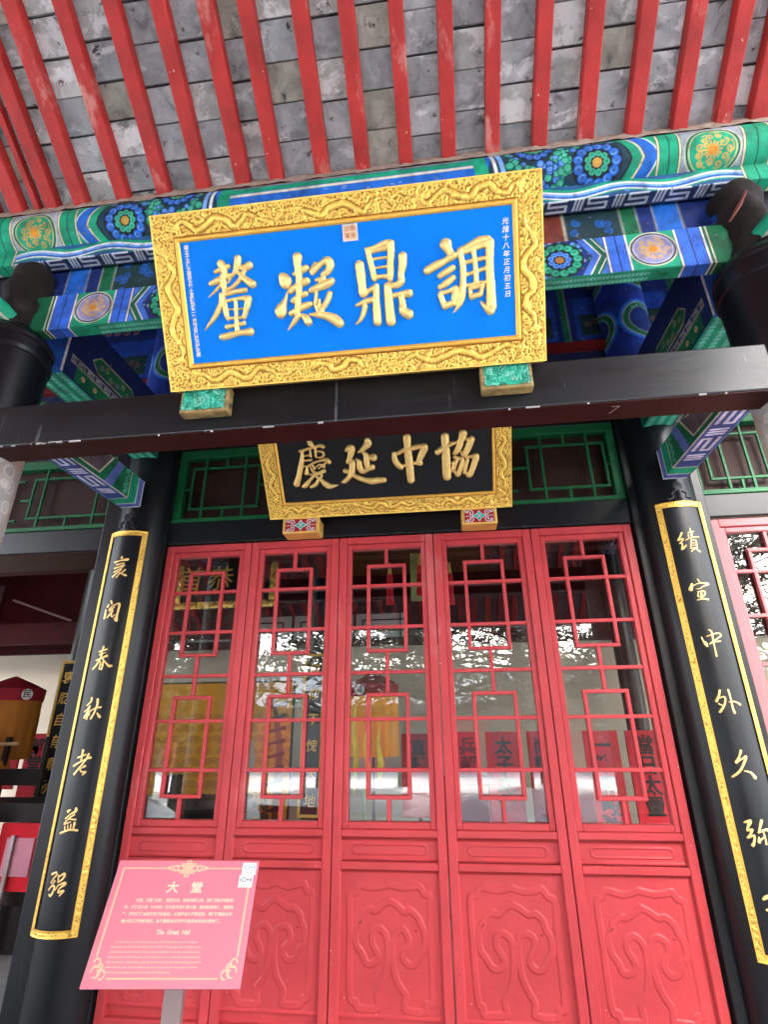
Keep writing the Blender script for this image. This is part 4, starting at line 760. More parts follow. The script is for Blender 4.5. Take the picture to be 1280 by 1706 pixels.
def frame_grid(t, fn, X0, X1, Y0, Y1, ix0, ix1, iy0, iy1, res, seed, sc, dragons, side=True, lip=.018):
    c = Cv(X0, X1, Y0, Y1, res); out = lambda x, y: not (ix0-lip < x < ix1+lip and iy0-lip < y < iy1+lip)
    gold_relief(c, out, None, seed, sc, dragons)
    e = np.maximum(np.maximum(ix0-c.X, c.X-ix1), np.maximum(iy0-c.Y, c.Y-iy1))      # distance outwards from the opening
    lipm = (e < lip) & (e > -.003); c.h = np.where(lipm, .004+.0035*np.sin(np.clip(e/lip, 0, 1)*math.pi), c.h); c.c[lipm] = lin('#f3bd55')
    g = np.abs(e-lip) < .0022; c.h[g] = .0005; c.c[g] = lin('#9a5a10')
    oe = np.minimum(np.minimum(c.X-X0, X1-c.X), np.minimum(c.Y-Y0, Y1-c.Y)); c.h = np.where(oe < .006, .005, c.h); c.c[oe < .006] = lin('#ffd466')
    c.h = np.where(e < .0, .0, c.h)
    return c.mesh('gilded_frame', fn, GOLD, t, keep=e > 0)

# ------------------------------------------------------------------ the big blue plaque
PC = Vector((-.296, 1.384, 3.00163)); PV = Vector((0, -.51282828, .85849121)); PN = Vector((1, 0, 0)).cross(PV)      # PN points to the viewer
bp_ = empty('blue_plaque', PC, 'large bright blue name plaque with gilded dragon frame and four raised gold characters', 'plaque')
def on_big(X, Y, H, lift=0): return (PC.x+X, PC.y+PV.y*Y+PN.y*(H+lift), PC.z+PV.z*Y+PN.z*(H+lift))
dr = [wave(-.60, -.20, .262, .016, 3), wave(.62, .22, .262, .016, 3, 1), wave(-.15, .16, .262, .018, 2, 2), wave(-.58, -.18, -.266, .016, 3, 1), wave(.60, .15, -.266, .016, 3), wave(-.12, .10, -.266, .016, 2, 1),
      wave(-.20, .20, -.642, .018, 3, 0, True), wave(-.20, .20, .642, .018, 3, 1, True)]
frame_grid(bp_, lambda X, Y, H: on_big(X, Y, H, .012), -.691, .691, -.312, .310, -.592, .592, -.2165, .2095, .0023, 11, 1.0, dr)
mm = MB(); mm.obox(on_big(0, 0, 0, -.022), (.690, 0, 0), PV*.310, PN*.0325); mm.build('back_board', GOLDP, bp_)
mm = MB(); mm.obox(on_big(0, -.0035, 0, .0113), (.5925, 0, 0), PV*.2135, PN*.0007); mm.build('blue_panel', BLUEP, bp_)
CHN = {'li': ('釐', 'leftmost raised gold character'), 'ning': ('凝', 'second raised gold character'), 'ding': ('鼎', 'third raised gold character'), 'tiao': ('調', 'rightmost raised gold character')}
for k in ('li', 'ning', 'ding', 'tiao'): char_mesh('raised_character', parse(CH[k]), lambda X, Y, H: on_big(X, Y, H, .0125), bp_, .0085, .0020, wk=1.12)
Mb = lambda x, y, l=.0125: frame_mat(on_big(x, y, 0, l), (1, 0, 0), PV)
seal = empty('seal', on_big(.0345, .182, 0, .013), None, None); del_keys = None
def seal_mesh(t, M, s, ratio=1.1):
    c = Cv(-s, s, -s*ratio, s*ratio, s/22, (.75, .70, .62)); c.rect(-s*.84, s*.84, -s*ratio*.84, s*ratio*.84, lin('#e9c39b')); rn = random.Random(4)
    for q, ch in enumerate('御筆之寶'): txt('seal_character', ch, s*.66, material('seal_red', (.50, .10, .06), .6), t, M @ Matrix.Translation(((.40 if q < 2 else -.40)*s, (.40 if q % 2 == 0 else -.40)*s*ratio, .0012)), bold=-.0004)
    f = lambda X, Y, H: tuple(np.moveaxis(np.einsum('ij,...j->...i', np.array(M)[:3, :3], np.stack([X, Y, X*0], -1))+np.array(M)[:3, 3], -1, 0))
    o = c.mesh('seal_face', f, PAINTC, t); m_ = MB()
    R_ = np.array(M); X_ = Vector(R_[:3, 0]); Y_ = Vector(R_[:3, 1]); Z_ = Vector(R_[:3, 2]); m_.obox(Vector(R_[:3, 3])-Z_*.003, X_*s, Y_*s*ratio, Z_*.0025); m_.build('seal_block', WHITE, t)
D.objects.remove(seal)
seal_mesh(bp_, Mb(.0345, .1775, .0175), .0265, 1.05)
CREAMG = material('pale_inscription', (.80, .74, .66), .5, var=.05)
for i, ch in enumerate('光緒十八年正月初五日'): txt('small_inscription', ch, .0225, CREAMG, bp_, Mb(.566, .158-i*.0262, .0123), bold=.0005, shear=.12)
for i, ch in enumerate('賜太子太傅文華殿大學士直隸總督一等肅毅伯建於光緒年間'): txt('small_inscription', ch, .0165, CREAMG, bp_, Mb(-.568, .190-i*.0150, .0123), bold=.0005, shear=.1)
GBL = material('mint_green_carving', (.03, .42, .27), .5, vcol=True, bump=.2)
def rest_block(x0, x1, yb, yf, z0, z1, label, kind):
    t = empty('plaque_rest', ((x0+x1)/2, yb, z0), label, 'bracket', 'carved rests under the plaques')
    if kind == 'green':
        MB().box(x0, x1, yf, yb, z0, z1).build('block_body', material('worn_gilt_block', (.36, .25, .10), .6, var=.5, scale=20, bump=.9, bscale=40, streak=((.08, .07, .04), .55, 14, (1, 1, 1))), t, bevel=.008)
        c = Cv(x0+.012, x1-.012, z0+.010, z1-.012, .0022, (.03, .42, .27)); rn = random.Random(int(x0*100))
        for k in range(80): c.spiral(rn.uniform(x0, x1), rn.uniform(z0, z1), rn.uniform(.008, .018), 1.2, rn.uniform(0, 6), random.choice(((.10, .62, .46), (.01, .18, .10), (.3, .7, .55))), .0022, w=.0036)
        c.mesh('green_face', lambda X, Z, H: (X, yf-.002-H, Z), GBL, t)
    else:
        MB().box(x0, x1, yf, yb, z0, z1).build('block_body', GOLDP, t, bevel=.009)
        cx, cz = (x0+x1)/2, (z0+z1)/2; a, b_ = (x1-x0)/2-.018, (z1-z0)/2-.010
        c = Cv(x0+.018, x1-.018, z0+.010, z1-.010, .0016, (.36, .008, .012))
        for sx in (-1, 1):
            for sz in (-1, 1):
                c.spiral(cx+sx*a*.55, cz+sz*b_*.48, .020, 1.3, 0 if sx > 0 else math.pi, (.72, .78, .8), w=.0042, cw=sx*sz); c.spiral(cx+sx*a*.85, cz+sz*b_*.75, .012, 1.2, 1, (.72, .78, .8), w=.0035, cw=-sx*sz)
            c.line([(cx+sx*a*.2, cz), (cx+sx*a*.95, cz)], (.72, .78, .8), w=.003)
        for k in range(4):
            an = k*math.pi/2; r2 = (.028 if k % 2 == 0 else .022)
            P = [(cx+r2*1.35*math.cos(an), cz+r2*1.35*math.sin(an)), (cx+.016*math.cos(an+.9), cz+.016*math.sin(an+.9)), (cx, cz), (cx+.016*math.cos(an-.9), cz+.016*math.sin(an-.9))]
            c.poly([(cx+(px-cx)*1.22, cz+(pz-cz)*1.22) for px, pz in P], (.75, .8, .8)); c.poly(P, (.02, .42, .36))
        c.disc(cx, cz, .0085, (.75, .8, .8)); c.disc(cx, cz, .005, (.55, .02, .03))
        c.mesh('flower_face', lambda X, Z, H: (X, X*0+yf-.002, Z), PAINTC, t)
rest_block(-.955, -.765, 1.598, 1.548, 2.640, 2.752, 'worn green carved rest on the black beam under the left end of the blue plaque', 'green')
rest_block(.166, .346, 1.598, 1.548, 2.640, 2.752, 'worn green carved rest on the black beam under the right end of the blue plaque', 'green')

# ------------------------------------------------------------------ the small black plaque
SB = Vector((-.3145, 2.88, 2.7475)); SV = Vector((-.002, -.65335207, .75705142)).normalized(); SN = Vector((1, 0, 0)).cross(SV)
sp2 = empty('black_plaque', SB, 'smaller black name plaque with gilded frame and four gold characters above the doors', 'plaque')
def on_small(X, Y, H, lift=0): return (SB.x+X, SB.y+SV.y*Y+SN.y*(H+lift), SB.z+SV.z*Y+SN.z*(H+lift))
dr = [wave(-.62, -.28, .052, .014, 3), wave(.60, .25, .052, .014, 3, 1), wave(-.2, .2, .052, .014, 3, 1), wave(.12, .5, -.682, .016, 3, 0, True), wave(.12, .5, .682, .016, 3, 1, True), wave(-.6, .6, .60, .014, 8, 1)]
frame_grid(sp2, lambda X, Y, H: on_small(X, Y, H, .012), -.731, .731, 0, .645, -.621, .624, .100, .545, .0027, 12, 1.05, dr, lip=.016)
MB().obox(on_small(0, .3225, 0, -.022), (.730, 0, 0), SV*.322, SN*.0325).build('back_board', GOLDP, sp2)
MB().obox(on_small(0, .3225, 0, .0113), (.6225, 0, 0), SV*.223, SN*.0007).build('black_panel', BLKP, sp2)
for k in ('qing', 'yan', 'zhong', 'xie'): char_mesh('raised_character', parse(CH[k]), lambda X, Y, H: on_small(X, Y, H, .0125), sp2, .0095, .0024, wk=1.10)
seal_mesh(sp2, frame_mat(on_small(.0148, .500, 0, .0175), (1, 0, 0), SV), .035, .8)
rest_block(-.962, -.735, 2.984, 2.86, 2.638, 2.738, 'painted rest with turquoise flower under the left end of the black plaque', 'flower')
rest_block(.118, .325, 2.984, 2.86, 2.638, 2.738, 'painted rest with turquoise flower under the right end of the black plaque', 'flower')

# ------------------------------------------------------------------ couplet boards on the wall columns
def couplet(ax, keys, label, n):
    t = empty('couplet_board', (ax, 2.81, .65), label, 'couplet board', 'curved couplet boards on the wall columns'); rho = .19; z0, z1 = .648, 2.69; a = .1265; bw = .030
    f = lambda S, Z, H: (ax+(rho+H)*np.sin(S/rho), 3-(rho+H)*np.cos(S/rho), Z)
    c = Cv(-a, a, z0, z1, .0026); c3 = c
    gold_relief(c, lambda x, y: abs(x) > a-bw or y < z0+bw or y > z1-bw, None, 20+n, .62, ())
    e = np.minimum(a-np.abs(c.X), np.minimum(c.Y-z0, z1-c.Y)); c.h *= .7; lipm = (e > bw-.004) | (e < .004); c.h[lipm] = .004; c.c[lipm] = lin('#f3bd55')
    c.mesh('gilded_border', lambda S, Z, H: f(S, Z, H+.004), GOLD, t, keep=e < bw)
    k = Cv(-a+bw-.004, a-bw+.004, z0+bw-.004, z1-bw+.004, .014); k.mesh('black_field', lambda S, Z, H: f(S, Z, H+.002), BLACK, t, cols=False)
    V = []; F = []
    for sg in (-1, 1):
        b0 = len(V); 
        for z in (z0, z1):
            for r in (rho+.006, .150): V.append((ax+r*math.sin(sg*a/rho), 3-r*math.cos(a/rho), z))
        F.append((b0, b0+1, b0+3, b0+2))
    for z in (z0, z1):
        b0 = len(V); n_ = 12
        for i in range(n_+1):
            th = (-a+2*a*i/n_)/rho; V += [(ax+(rho+.006)*math.sin(th), 3-(rho+.006)*math.cos(th), z), (ax+.15*math.sin(th), 3-.15*math.cos(th), z)]
        for i in range(n_): F.append((b0+2*i, b0+2*i+1, b0+2*i+3, b0+2*i+2))
    MB().add(V, F).build('board_edge', GOLDP, t)
    for kk in keys: char_mesh('gold_character', parse(CH[kk]), lambda S, Z, H: f(S, Z, H+.0015), t, .0032, .0016, wk=1.12, tone='#ffd58a')
    # iron hook
    h = empty('iron_hook', (ax, 2.82, 2.70), None, None); h.parent = t; h.matrix_parent_inverse = parent_world(t).inverted()
    y = 2.80
    m_ = MB(); m_.tube([(ax, y+.005, 2.775), (ax, y-.008, 2.775)], .026, 16); m_.tube([(ax, y, 2.75), (ax, y, 2.70)], .016, 8)
    for sg in (-1, 1):
        m_.tube([(ax+sg*.012, y, 2.755), (ax+sg*.040, y, 2.735), (ax+sg*.034, y, 2.712), (ax+sg*.058, y, 2.700), (ax+sg*.068, y, 2.712)], [.008, .007, .007, .006, .004], 7)
    m_.build('scroll_plate', IRON, t, smooth=True); D.objects.remove(h)
couplet(CL, ['L%d' % i for i in range(7)], 'curved black couplet board with gold characters on the left wall column', 1)
couplet(CR, ['R%d' % i for i in range(7)], 'curved black couplet board with gold characters on the right wall column', 2)

# ------------------------------------------------------------------ the information sign
TC = Vector((-1.0357, 2.2, .9124)); TX = Vector((.9907, .1354, -.0145)).normalized(); TV = Vector((-.045, .4263, .9034)); TV = (TV-TX*TV.dot(TX)).normalized(); TN = TX.cross(TV)
ts = empty('information_sign', (TC.x+.02, TC.y+.05, 0), 'tilted red bilingual information sign on a grey post in front of the doors', 'sign')
TW, TH = .539, .371
def on_sign(X, Y, H): return (TC.x+TX.x*X+TV.x*Y+TN.x*H, TC.y+TX.y*X+TV.y*Y+TN.y*H, TC.z+TX.z*X+TV.z*Y+TN.z*H)
MB().obox(on_sign(0, 0, -.007), TX*TW/2, TV*TH/2, TN*.006).build('sign_panel', SIGNR, ts, bevel=.0015)
lc = Cv(-TW/2, TW/2, -TH/2, TH/2, .0022, lin('#e8c69a')); pl = Cv(-TW/2, TW/2, -TH/2, TH/2, .0022)
def sl(pts, w=.0035): lc.line(pts, None, 0, w=w, dome=.001)
bx, by = TW/2-.025, TH/2-.026
sl([(-.078, by), (-bx, by), (-bx, -by+.06)]); sl([(.078, by), (bx, by), (bx, -by+.06)]); sl([(-bx+.06, -by), (bx-.06, -by)])
for sg in (-1, 1):
    for q, r in ((.072, .0035), (.060, .006)): sl([(sg*q+r*math.cos(t), by+r*math.sin(t)) for t in np.linspace(0, 6.283, 14)], .002)
    sl([(sg*(.046+.010*math.cos(t)), by+.008*math.sin(t)) for t in np.linspace(.5, 5.6, 14)], .0028); sl([(sg*(.028+.011*math.cos(t)), by+.009*math.sin(t)) for t in np.linspace(-2, 3, 14)], .0028)
    for (x, y, r) in ((bx-.012, -by+.018, .016), (bx-.034, -by+.010, .012), (bx-.008, -by+.042, .011), (bx-.022, -by+.03, .009)): sl([(sg*(x+r*math.cos(t)), y+r*math.sin(t)) for t in np.linspace(0, 5, 16)], .0028)
for a in (-.010, 0, .010):
    sl([(a-.016, by-.016), (a+.016, by+.016)], .0026); sl([(a+.016, by-.016), (a-.016, by+.016)], .0026)
for (x, y) in ((0, by+.021), (0, by-.021)): sl([(x+.008*math.cos(t), y+.006*math.sin(t)) for t in np.linspace(0, 6.283, 12)], .0026)
lc.mesh('ornament_border', lambda X, Y, H: on_sign(X, Y, .0004), material('pale_gold_print', (.78, .55, .36), .5, var=.05), ts, keep=lc.m > 0, cols=False)
Ms = lambda x, y: frame_mat(on_sign(x, y, -.0002), TX, TV)
txt('sign_title', '大', .036, CREAMINK, ts, Ms(-.040, .096), bold=.0012, sx=1.25); txt('sign_title', '堂', .036, CREAMINK, ts, Ms(.050, .096), bold=.0012, sx=1.25)
for i, (s_, dx) in enumerate((('大堂，又称“正堂”，面阔五间，前有抱厦三间，该建筑始于明朝初', .016), ('年，于雍正八年（1730年）改为直隶总督署大堂。室内装修典雅，宏阔庄', 0), ('严，是封建社会官府权威的象征，此堂是总督拜牌迎诏、举行隆重典礼和', 0), ('重大政务活动的场所，总督重要会议和接见官员时均在此堂举行。', -.014))):
    txt('sign_text', s_, .0112, CREAMINK, ts, Ms(dx, .058-i*.0205), bold=.00035, sx=1.12)
txt('sign_heading', 'The  Great  Hall', .019, CREAMINK, ts, Ms(0, -.035), bold=.0006, shear=.15, sx=.95)
EN = ('    The Great Hall is the main building of this yamen, with five bays and a front porch, building the', 'whole range of its kind in the early Ming Dynasty. Rebuilt in 1730, the eighth year of Yongzheng, into a',
      'great hall of the Governor General. With its solemn and dignified style, the hall is decorated with the', 'tablet and screens. It shows the power of feudal officials and was the symbol of governmental authority.', 'Here the Governor received edicts, held grand ceremonies and important political meetings, and met his',
      'officials when they came. The Great Hall was the centre of the yamen and is kept today as it was then,', 'with its furniture and plaques restored to the time of the Qing Dynasty.')
for i, s_ in enumerate(EN): txt('sign_text', s_, .0078, CREAMINK, ts, frame_mat(on_sign(-.205, -.062-i*.0135, -.0002), TX, TV), bold=.0001, sx=.98 if i < 6 else 1, ext_align='LEFT')
LBLUE = material('sticker_blue', (.10, .42, .62), .5)
for i, yy in enumerate((.158, .118)):
    x0 = .236-i*.006; MB().obox(on_sign(x0, yy, .0010), TX*.0265, TV*.0195, TN*.0006).build('white_sticker', WHITE, ts)
    c = Cv(x0-.026, x0+.026, yy-.019, yy+.019, .0008); 
    c.line([(x0-.008+.008*math.cos(t), yy+.005+.007*math.sin(t)) for t in np.linspace(0, 6.283, 16)], None, 0, w=.0010, dome=.001)
    for r in (.004, .008): c.line([(x0+.013+r*math.cos(t), yy+.005+r*math.sin(t)) for t in np.linspace(-.8, .8, 6)], None, 0, w=.0012, dome=.001)
    c.disc(0, 0, .001); c.line([(x0+.006, yy+.005), (x0+.009, yy+.005)], None, 0, w=.0035, dome=.001); c.line([(x0-.020, yy+.002), (x0-.020, yy+.008)], None, 0, w=.002, dome=.001)
    c.mesh('sticker_icon', lambda X, Y, H: on_sign(X, Y, .0020), LBLUE if i == 0 else INK, ts, keep=c.m > 0, cols=False)
    txt('sticker_print', 'Ma  Tao', .0055, material('sticker_red_print', (.6, .12, .1), .5), ts, frame_mat(on_sign(x0, yy-.011, .0018), TX, TV))
MB().box(TC.x-.035+.005, TC.x+.035+.005, 2.235, 2.265, 0, .88).build('post', SIGNPOST, ts, bevel=.004)
MB().box(TC.x-.17, TC.x+.18, 2.10, 2.40, 0, .012).build('base_plate', SIGNPOST, ts)

# ------------------------------------------------------------------ inside the hall
def S(o, k='structure'): return tag(o, kind=k)
S(MB().box(-9.5, 7.5, 9.0, 9.2, -.1, 2.84).build('hall_back_wall', CREAM))
m = MB()
m.box(-9.5, 7.5, 8.95, 9.2, 3.42, 5.6); m.box(-9.5, 7.5, 8.9, 9.0, 2.84, 2.93)
S(m.build('hall_upper_wall', MAROON)); S(MB().box(-9.5, 7.5, 3.12, 9.2, 4.9, 5.0).build('hall_ceiling', MAROON))
m = MB()
for x in (-9.5, 7.4):
    m.box(x, x+.1, 3.1, 9.2, 0, .9); m.box(x, x+.1, 3.1, 9.2, 2.9, 4.9); m.box(x, x+.1, 3.1, 4.0, .9, 2.9); m.box(x, x+.1, 8.2, 9.2, .9, 2.9)
S(m.build('hall_side_walls', CREAM))  # unseen side walls, with openings added to let daylight into the hall
S(MB().box(-9.5, -5.2, 3.0, 3.12, 0, 3.4).build('hall_front_wall', GWALL)); S(MB().box(4.6, 7.5, 3.0, 3.12, 0, 3.4).build('hall_front_wall', GWALL)); 
lw = empty('back_window_band', (-3, 8.9, 2.9), 'row of dark lattice windows high on the back wall, seen through the left doors', 'window')
m = MB()
x = -6.0
while x < -.8:
    for (a, b, z0, z1) in ((0, 1.1, 3.38, 3.42), (0, 1.1, 2.93, 2.97), (0, .04, 2.97, 3.38), (.28, .30, 2.97, 3.38), (.80, .82, 2.97, 3.38), (.15, .95, 3.08, 3.10), (.15, .95, 3.26, 3.28), (.15, .17, 3.10, 3.26), (.93, .95, 3.10, 3.26)): m.box(x+a, x+b, 8.90, 8.93, z0, z1)
    x += 1.1
m.build('lattice', DARKW, lw); MB().box(-6, -.7, 8.95, 8.96, 2.95, 3.40).build('window_paper', material('grey_window_paper', (.5, .52, .52), .8, var=.06), lw)
S(MB().box(-.7, 7.5, 8.95, 9.2, 2.93, 3.42).build('hall_upper_band', MAROON)); S(MB().box(-9.5, -6.0, 8.95, 9.2, 2.93, 3.42).build('hall_upper_band', MAROON))
def inner_column(x, y, label): 
    t = empty('hall_column', (x, y, 0), label, 'column', 'columns inside the hall'); MB().lathe(x, y, [(.2, 0), (.2, .1), (.15, .12), (.15, 4.9)], 28).build('shaft', BLACK, t, smooth=True)
inner_column(-1.60, 6.5, 'dark column inside the hall behind the second door leaf'); inner_column(-4.17, 5.72, 'dark column inside the hall at the open left doorway'); inner_column(2.6, 8.3, 'dark column inside the hall behind the rightmost door leaf')
for x, y in ((-1.60, 6.5), (-4.17, 5.72)): S(MB().box(x-.09, x+.09, 3.1, y, 3.35, 3.62).build('hall_crossbeam', MAROON))
S(MB().box(-9.4, 7.4, 6.4, 6.6, 3.62, 3.95).build('hall_long_beam', MAROON)); S(MB().box(-9.4, -3.0, 7.9, 8.0, 2.86, 3.2).build('hall_long_beam', MAROON))
tag(MB().tube([(-4.61, 5.0, 2.85), (-3.89, 5.0, 2.61)], .012, 8).build('wooden_rod', material('pale_rod', (.20, .10, .09), .6)), 'thin slanting rod in the dark upper part of the left doorway', 'rod')
tag(MB().box(-4.78, -4.66, 4.9, 4.96, 0, 2.98).build('open_door_edge', MAROON), 'maroon edge of an opened door at the far left', 'door')
def inner_couplet(x, y, z0, z1, chars, label, hw=.12, gold=GOLDP):
    t = empty('couplet_board', (x, y, z0), label, 'couplet board', 'flat couplet boards inside the hall')
    MB().box(x-hw, x+hw, y, y+.02, z0, z1).build('board', BLACK, t)
    for a in ((x-hw, x-hw+.028, z0, z1), (x+hw-.028, x+hw, z0, z1), (x-hw+.028, x+hw-.028, z1-.03, z1), (x-hw+.028, x+hw-.028, z0, z0+.03)): MB().box(a[0], a[1], y-.008, y-.0005, a[2], a[3]).build('gilded_border', gold, t)
    n = len(chars); 
    for i, ch in enumerate(chars): txt('gold_character', ch, .135, material('character_gold', (.85, .52, .12), .4, metal=.3), t, frame_mat((x, y-.004, z1-.19-(z1-z0-.34)*i/(n-1)), (1, 0, 0), (0, 0, 1)), bold=.001, shear=.12)
inner_couplet(-4.17, 5.52, .86, 2.27, '褒貶自有春秋', 'small couplet board of six gold characters inside the open left doorway', .105)
inner_couplet(-1.60, 6.30, .66, 2.38, '俯仰不愧天地', 'couplet board with gold characters seen through the second door leaf', .125)
ip = empty('inner_plaque', (-3.25, 6.5, 3.1), 'black plaque with gilded border and gold characters inside, behind the leftmost door', 'plaque')
PX0, PX1 = -4.9, -2.2
MB().box(-3.62, PX1, 6.50, 6.54, 3.02, 3.80).build('board', BLACK, ip)
for a in ((-3.62, PX1, 3.70, 3.80), (-3.62, PX1, 3.02, 3.11), (PX1-.1, PX1, 3.11, 3.70), (-3.62, -3.52, 3.11, 3.70)): 
    c = Cv(a[0], a[1], a[2], a[3], .012); gold_relief(c, lambda x, y: True, None, 5, 2.2); c.mesh('gilded_border', lambda X, Z, H: (X, 6.485-H*2, Z), GOLD, ip)
for i, ch in enumerate('首恭恪'): txt('gold_character', ch, .36, material('character_gold', (.85, .52, .12), .4, metal=.3), ip, frame_mat((-3.42+i*.42, 6.49, 3.40), (1, 0, 0), (0, 0, 1)), bold=.002, shear=.1)
# crane mural screen
ms = empty('mural_screen', (-3.4, 7.0, .5), 'ochre mural screen with waves and a white crane, behind the left doors', 'screen')
c = Cv(-4.6, -2.05, .45, 2.12, .008, lin('#f0aa14')); rn = random.Random(8)
for r in range(9):
    z = .6+r*.13
    for k in range(9):
        x = -4.5+k*.29+(r % 2)*.15
        for q in (.13, .095, .06): c.line([(x+q*math.cos(t), z+q*math.sin(t)*.7) for t in np.linspace(.2, 2.9, 9)], lin('#a86408'), w=.010)
c.line([(-2.75, 1.95, .03), (-2.62, 1.86, .035), (-2.60, 1.74, .04), (-2.70, 1.62, .05), (-2.66, 1.50, .07)], lin('#1c1a18')); c.line([(-2.70, 1.52, .06), (-2.62, 1.36, .17), (-2.56, 1.18, .13), (-2.54, 1.05, .04)], lin('#cfc8bc')); c.disc(-2.62, 1.86, .022, lin('#a02010'))
c.line([(-2.2, .5, .08), (-2.18, 1.3, .09), (-2.3, 1.9, .06)], lin('#7b4a1c'))
for k in range(9): c.line([(-2.32, .62+k*.15, .03), (-2.14, .66+k*.15, .05)], lin('#241812'))
for k in range(40): c.disc(rn.uniform(-2.7, -2.3), rn.uniform(.5, .8), rn.uniform(.02, .05), lin('#2f5a2a'))
c.mesh('mural', lambda X, Z, H: (X, X*0+6.998, Z), YEL, ms); MB().box(-4.62, -2.03, 7.0, 7.04, .43, 2.14).build('screen_back', DARKW, ms)
for x in (-4.5, -2.15): MB().box(x-.05, x+.05, 6.9, 7.12, 0, .45).build('foot', DARKW, ms)
dsk = empty('desk', (-3.1, 6.2, 0), 'black desk in front of the ochre mural screen, behind the leftmost door', 'desk')
MB().box(-3.5, -2.3, 6.0, 6.5, .72, .86).build('desk_top', DARKW, dsk, bevel=.01); MB().box(-3.4, -2.4, 6.1, 6.4, .1, .72).build('desk_body', DARKW, dsk)
MB().box(-3.25, -3.08, 6.15, 6.3, .86, 1.08).build('brush_rack', DARKW, dsk)
def parasol(x, y, z0, z1, r, ch, label, oc=UMB, k=1.0):
    t = empty('ceremonial_parasol', (x, y, 0), label, 'parasol', 'ceremonial parasols inside the hall'); n = 24; H = z1-z0
    m_ = MB(); V = []; F = []
    for j, (rr, z) in enumerate(((r*.99, z1-H*.16), (r, z1-H*.5), (r*.97, z0))):
        for i in range(n*2):
            a = math.pi*i/n; q = rr*(1+.03*math.sin(i*2.2)*(j+.3)); V.append((x+q*math.cos(a), y+q*math.sin(a), z))
    N = n*2
    for j in range(2):
        for i in range(N): F.append((j*N+i, j*N+(i+1) % N, (j+1)*N+(i+1) % N, (j+1)*N+i))
    m_.add(V, F).build('ochre_skirt', oc, t, smooth=True)
    MB().lathe(x, y, [(r*1.03, z1-H*.20), (r*1.05, z1-H*.03), (r*.7, z1+.03), (.03, z1+.11), (.0, z1+.12)], 32).build('red_band', UMBD, t, smooth=True)
    MB().lathe(x, y, [(.014, 0), (.014, z1)], 10).build('pole', DARKW, t)
    d = Vector((x, y, 0)); v = Vector((-x, -y, 0)).normalized(); q = Vector((-v.y, v.x, 0)); q = q if q.x > 0 else -q; o_ = d+v*r*1.06+q*0
    o_ += q*(r*.55*k) - v*(r*.14); nv = (o_-d); nv.z = 0; nv.normalize(); X_ = Vector((-nv.y, nv.x, 0)); X_ = X_ if X_.x > 0 else -X_
    o_ = d+nv*(r*1.065); o_.z = z1-H*.115
    MB().tube([o_, o_+nv*.004], .055, 20).build('white_disc', WHITE, t); txt('disc_character', ch, .085, INK, t, frame_mat(o_+nv*.006, X_, (0, 0, 1)), bold=.001)
parasol(-.86, 6.1, 1.27, 2.02, .27, '威', 'orange ceremonial parasol with a white disc, seen through the middle door leaf', material('bright_orange_silk', (.90, .36, .008), .6, var=.15, stretch=(1, 1, .2), scale=6), -1)
parasol(-4.74, 5.45, 1.28, 1.99, .30, '民', 'ochre and red ceremonial parasol with a white disc in the open left doorway', UMB, .75)
t = empty('yellow_fronds', (-1.0, 5.7, .8), 'bright yellow and green stand-in banner in front of the orange parasol', 'fronds')  # made-up object standing in for a plant-like yellow-green form
for i, (x, zz, hh) in enumerate(((-1.0, .95, .85), (-.88, .95, .62), (-.75, 1.0, .55))): MB().tube([(x, 5.7, zz), (x+.02, 5.7, zz+hh*.4), (x-.01, 5.7, zz+hh*.75), (x+.01, 5.7, zz+hh)], [.006, .035, .022, .003], 6).build('leaf', material('yellow_green_frond', (.75, .70, .03), .5, var=.3), t)
MB().tube([(-.9, 5.7, 0), (-.9, 5.7, 1.0)], .01, 6).build('stand', material('green_stand', (.05, .35, .08), .5), t)
for i, (x, z, lb) in enumerate(((-.54, 2.66, 'red tassel lantern seen at the top of the middle door leaf'), (-.24, 2.74, 'red tassel lantern by a green scroll, at the right of the middle door leaf'), (.05, 2.64, 'red tassel lantern seen at the top left of the fourth door leaf'))):
    t = empty('tassel_lantern', (x, 5.0, z), lb, 'lantern', 'red tassel lanterns'); MB().tube([(x, 5, z+.42), (x, 5, z+.30)], [.012, .022], 8).build('gold_cap', GOLDP, t); MB().tube([(x, 5, z+.30), (x, 5, z+.1), (x, 5, z)], [.030, .034, .040], 10).build('red_tassel', REDC, t); MB().tube([(x, 5, 4.9), (x, 5, z+.42)], .004, 5).build('cord', DARKW, t)
tag(MB().box(-.36, -.22, 5.4, 5.42, 2.78, 3.3).build('hanging_scroll', material('scroll_green', (.30, .36, .12), .7, var=.5, scale=6)), 'small green and cream scroll hanging behind the top of the middle door', 'scroll')
def placard(x0, x1, z0, z1, s_, label, y=6.5, size=.2):
    t = empty('placard', ((x0+x1)/2, y, 0), label, 'placard', 'red placards with black characters'); MB().box(x0, x1, y, y+.03, z0, z1).build('board', REDP, t, bevel=.006); MB().box((x0+x1)/2-.02, (x0+x1)/2+.02, y+.031, y+.07, 0, z1-.2).build('stake', CHAIRW, t)
    for i, ch in enumerate(s_): txt('black_character', ch, size, INK, t, frame_mat(((x0+x1)/2, y-.003, z1-.16-i*size*.98), (1, 0, 0), (0, 0, 1)), bold=.006, sx=1.0)
placard(1.43, 1.80, .35, 1.50, '一等肅毅伯', 'red placard starting with a single bar character, left of two behind the rightmost door'); placard(1.88, 2.25, .35, 1.50, '當日太置', 'red placard at the right edge of the rightmost door panes')
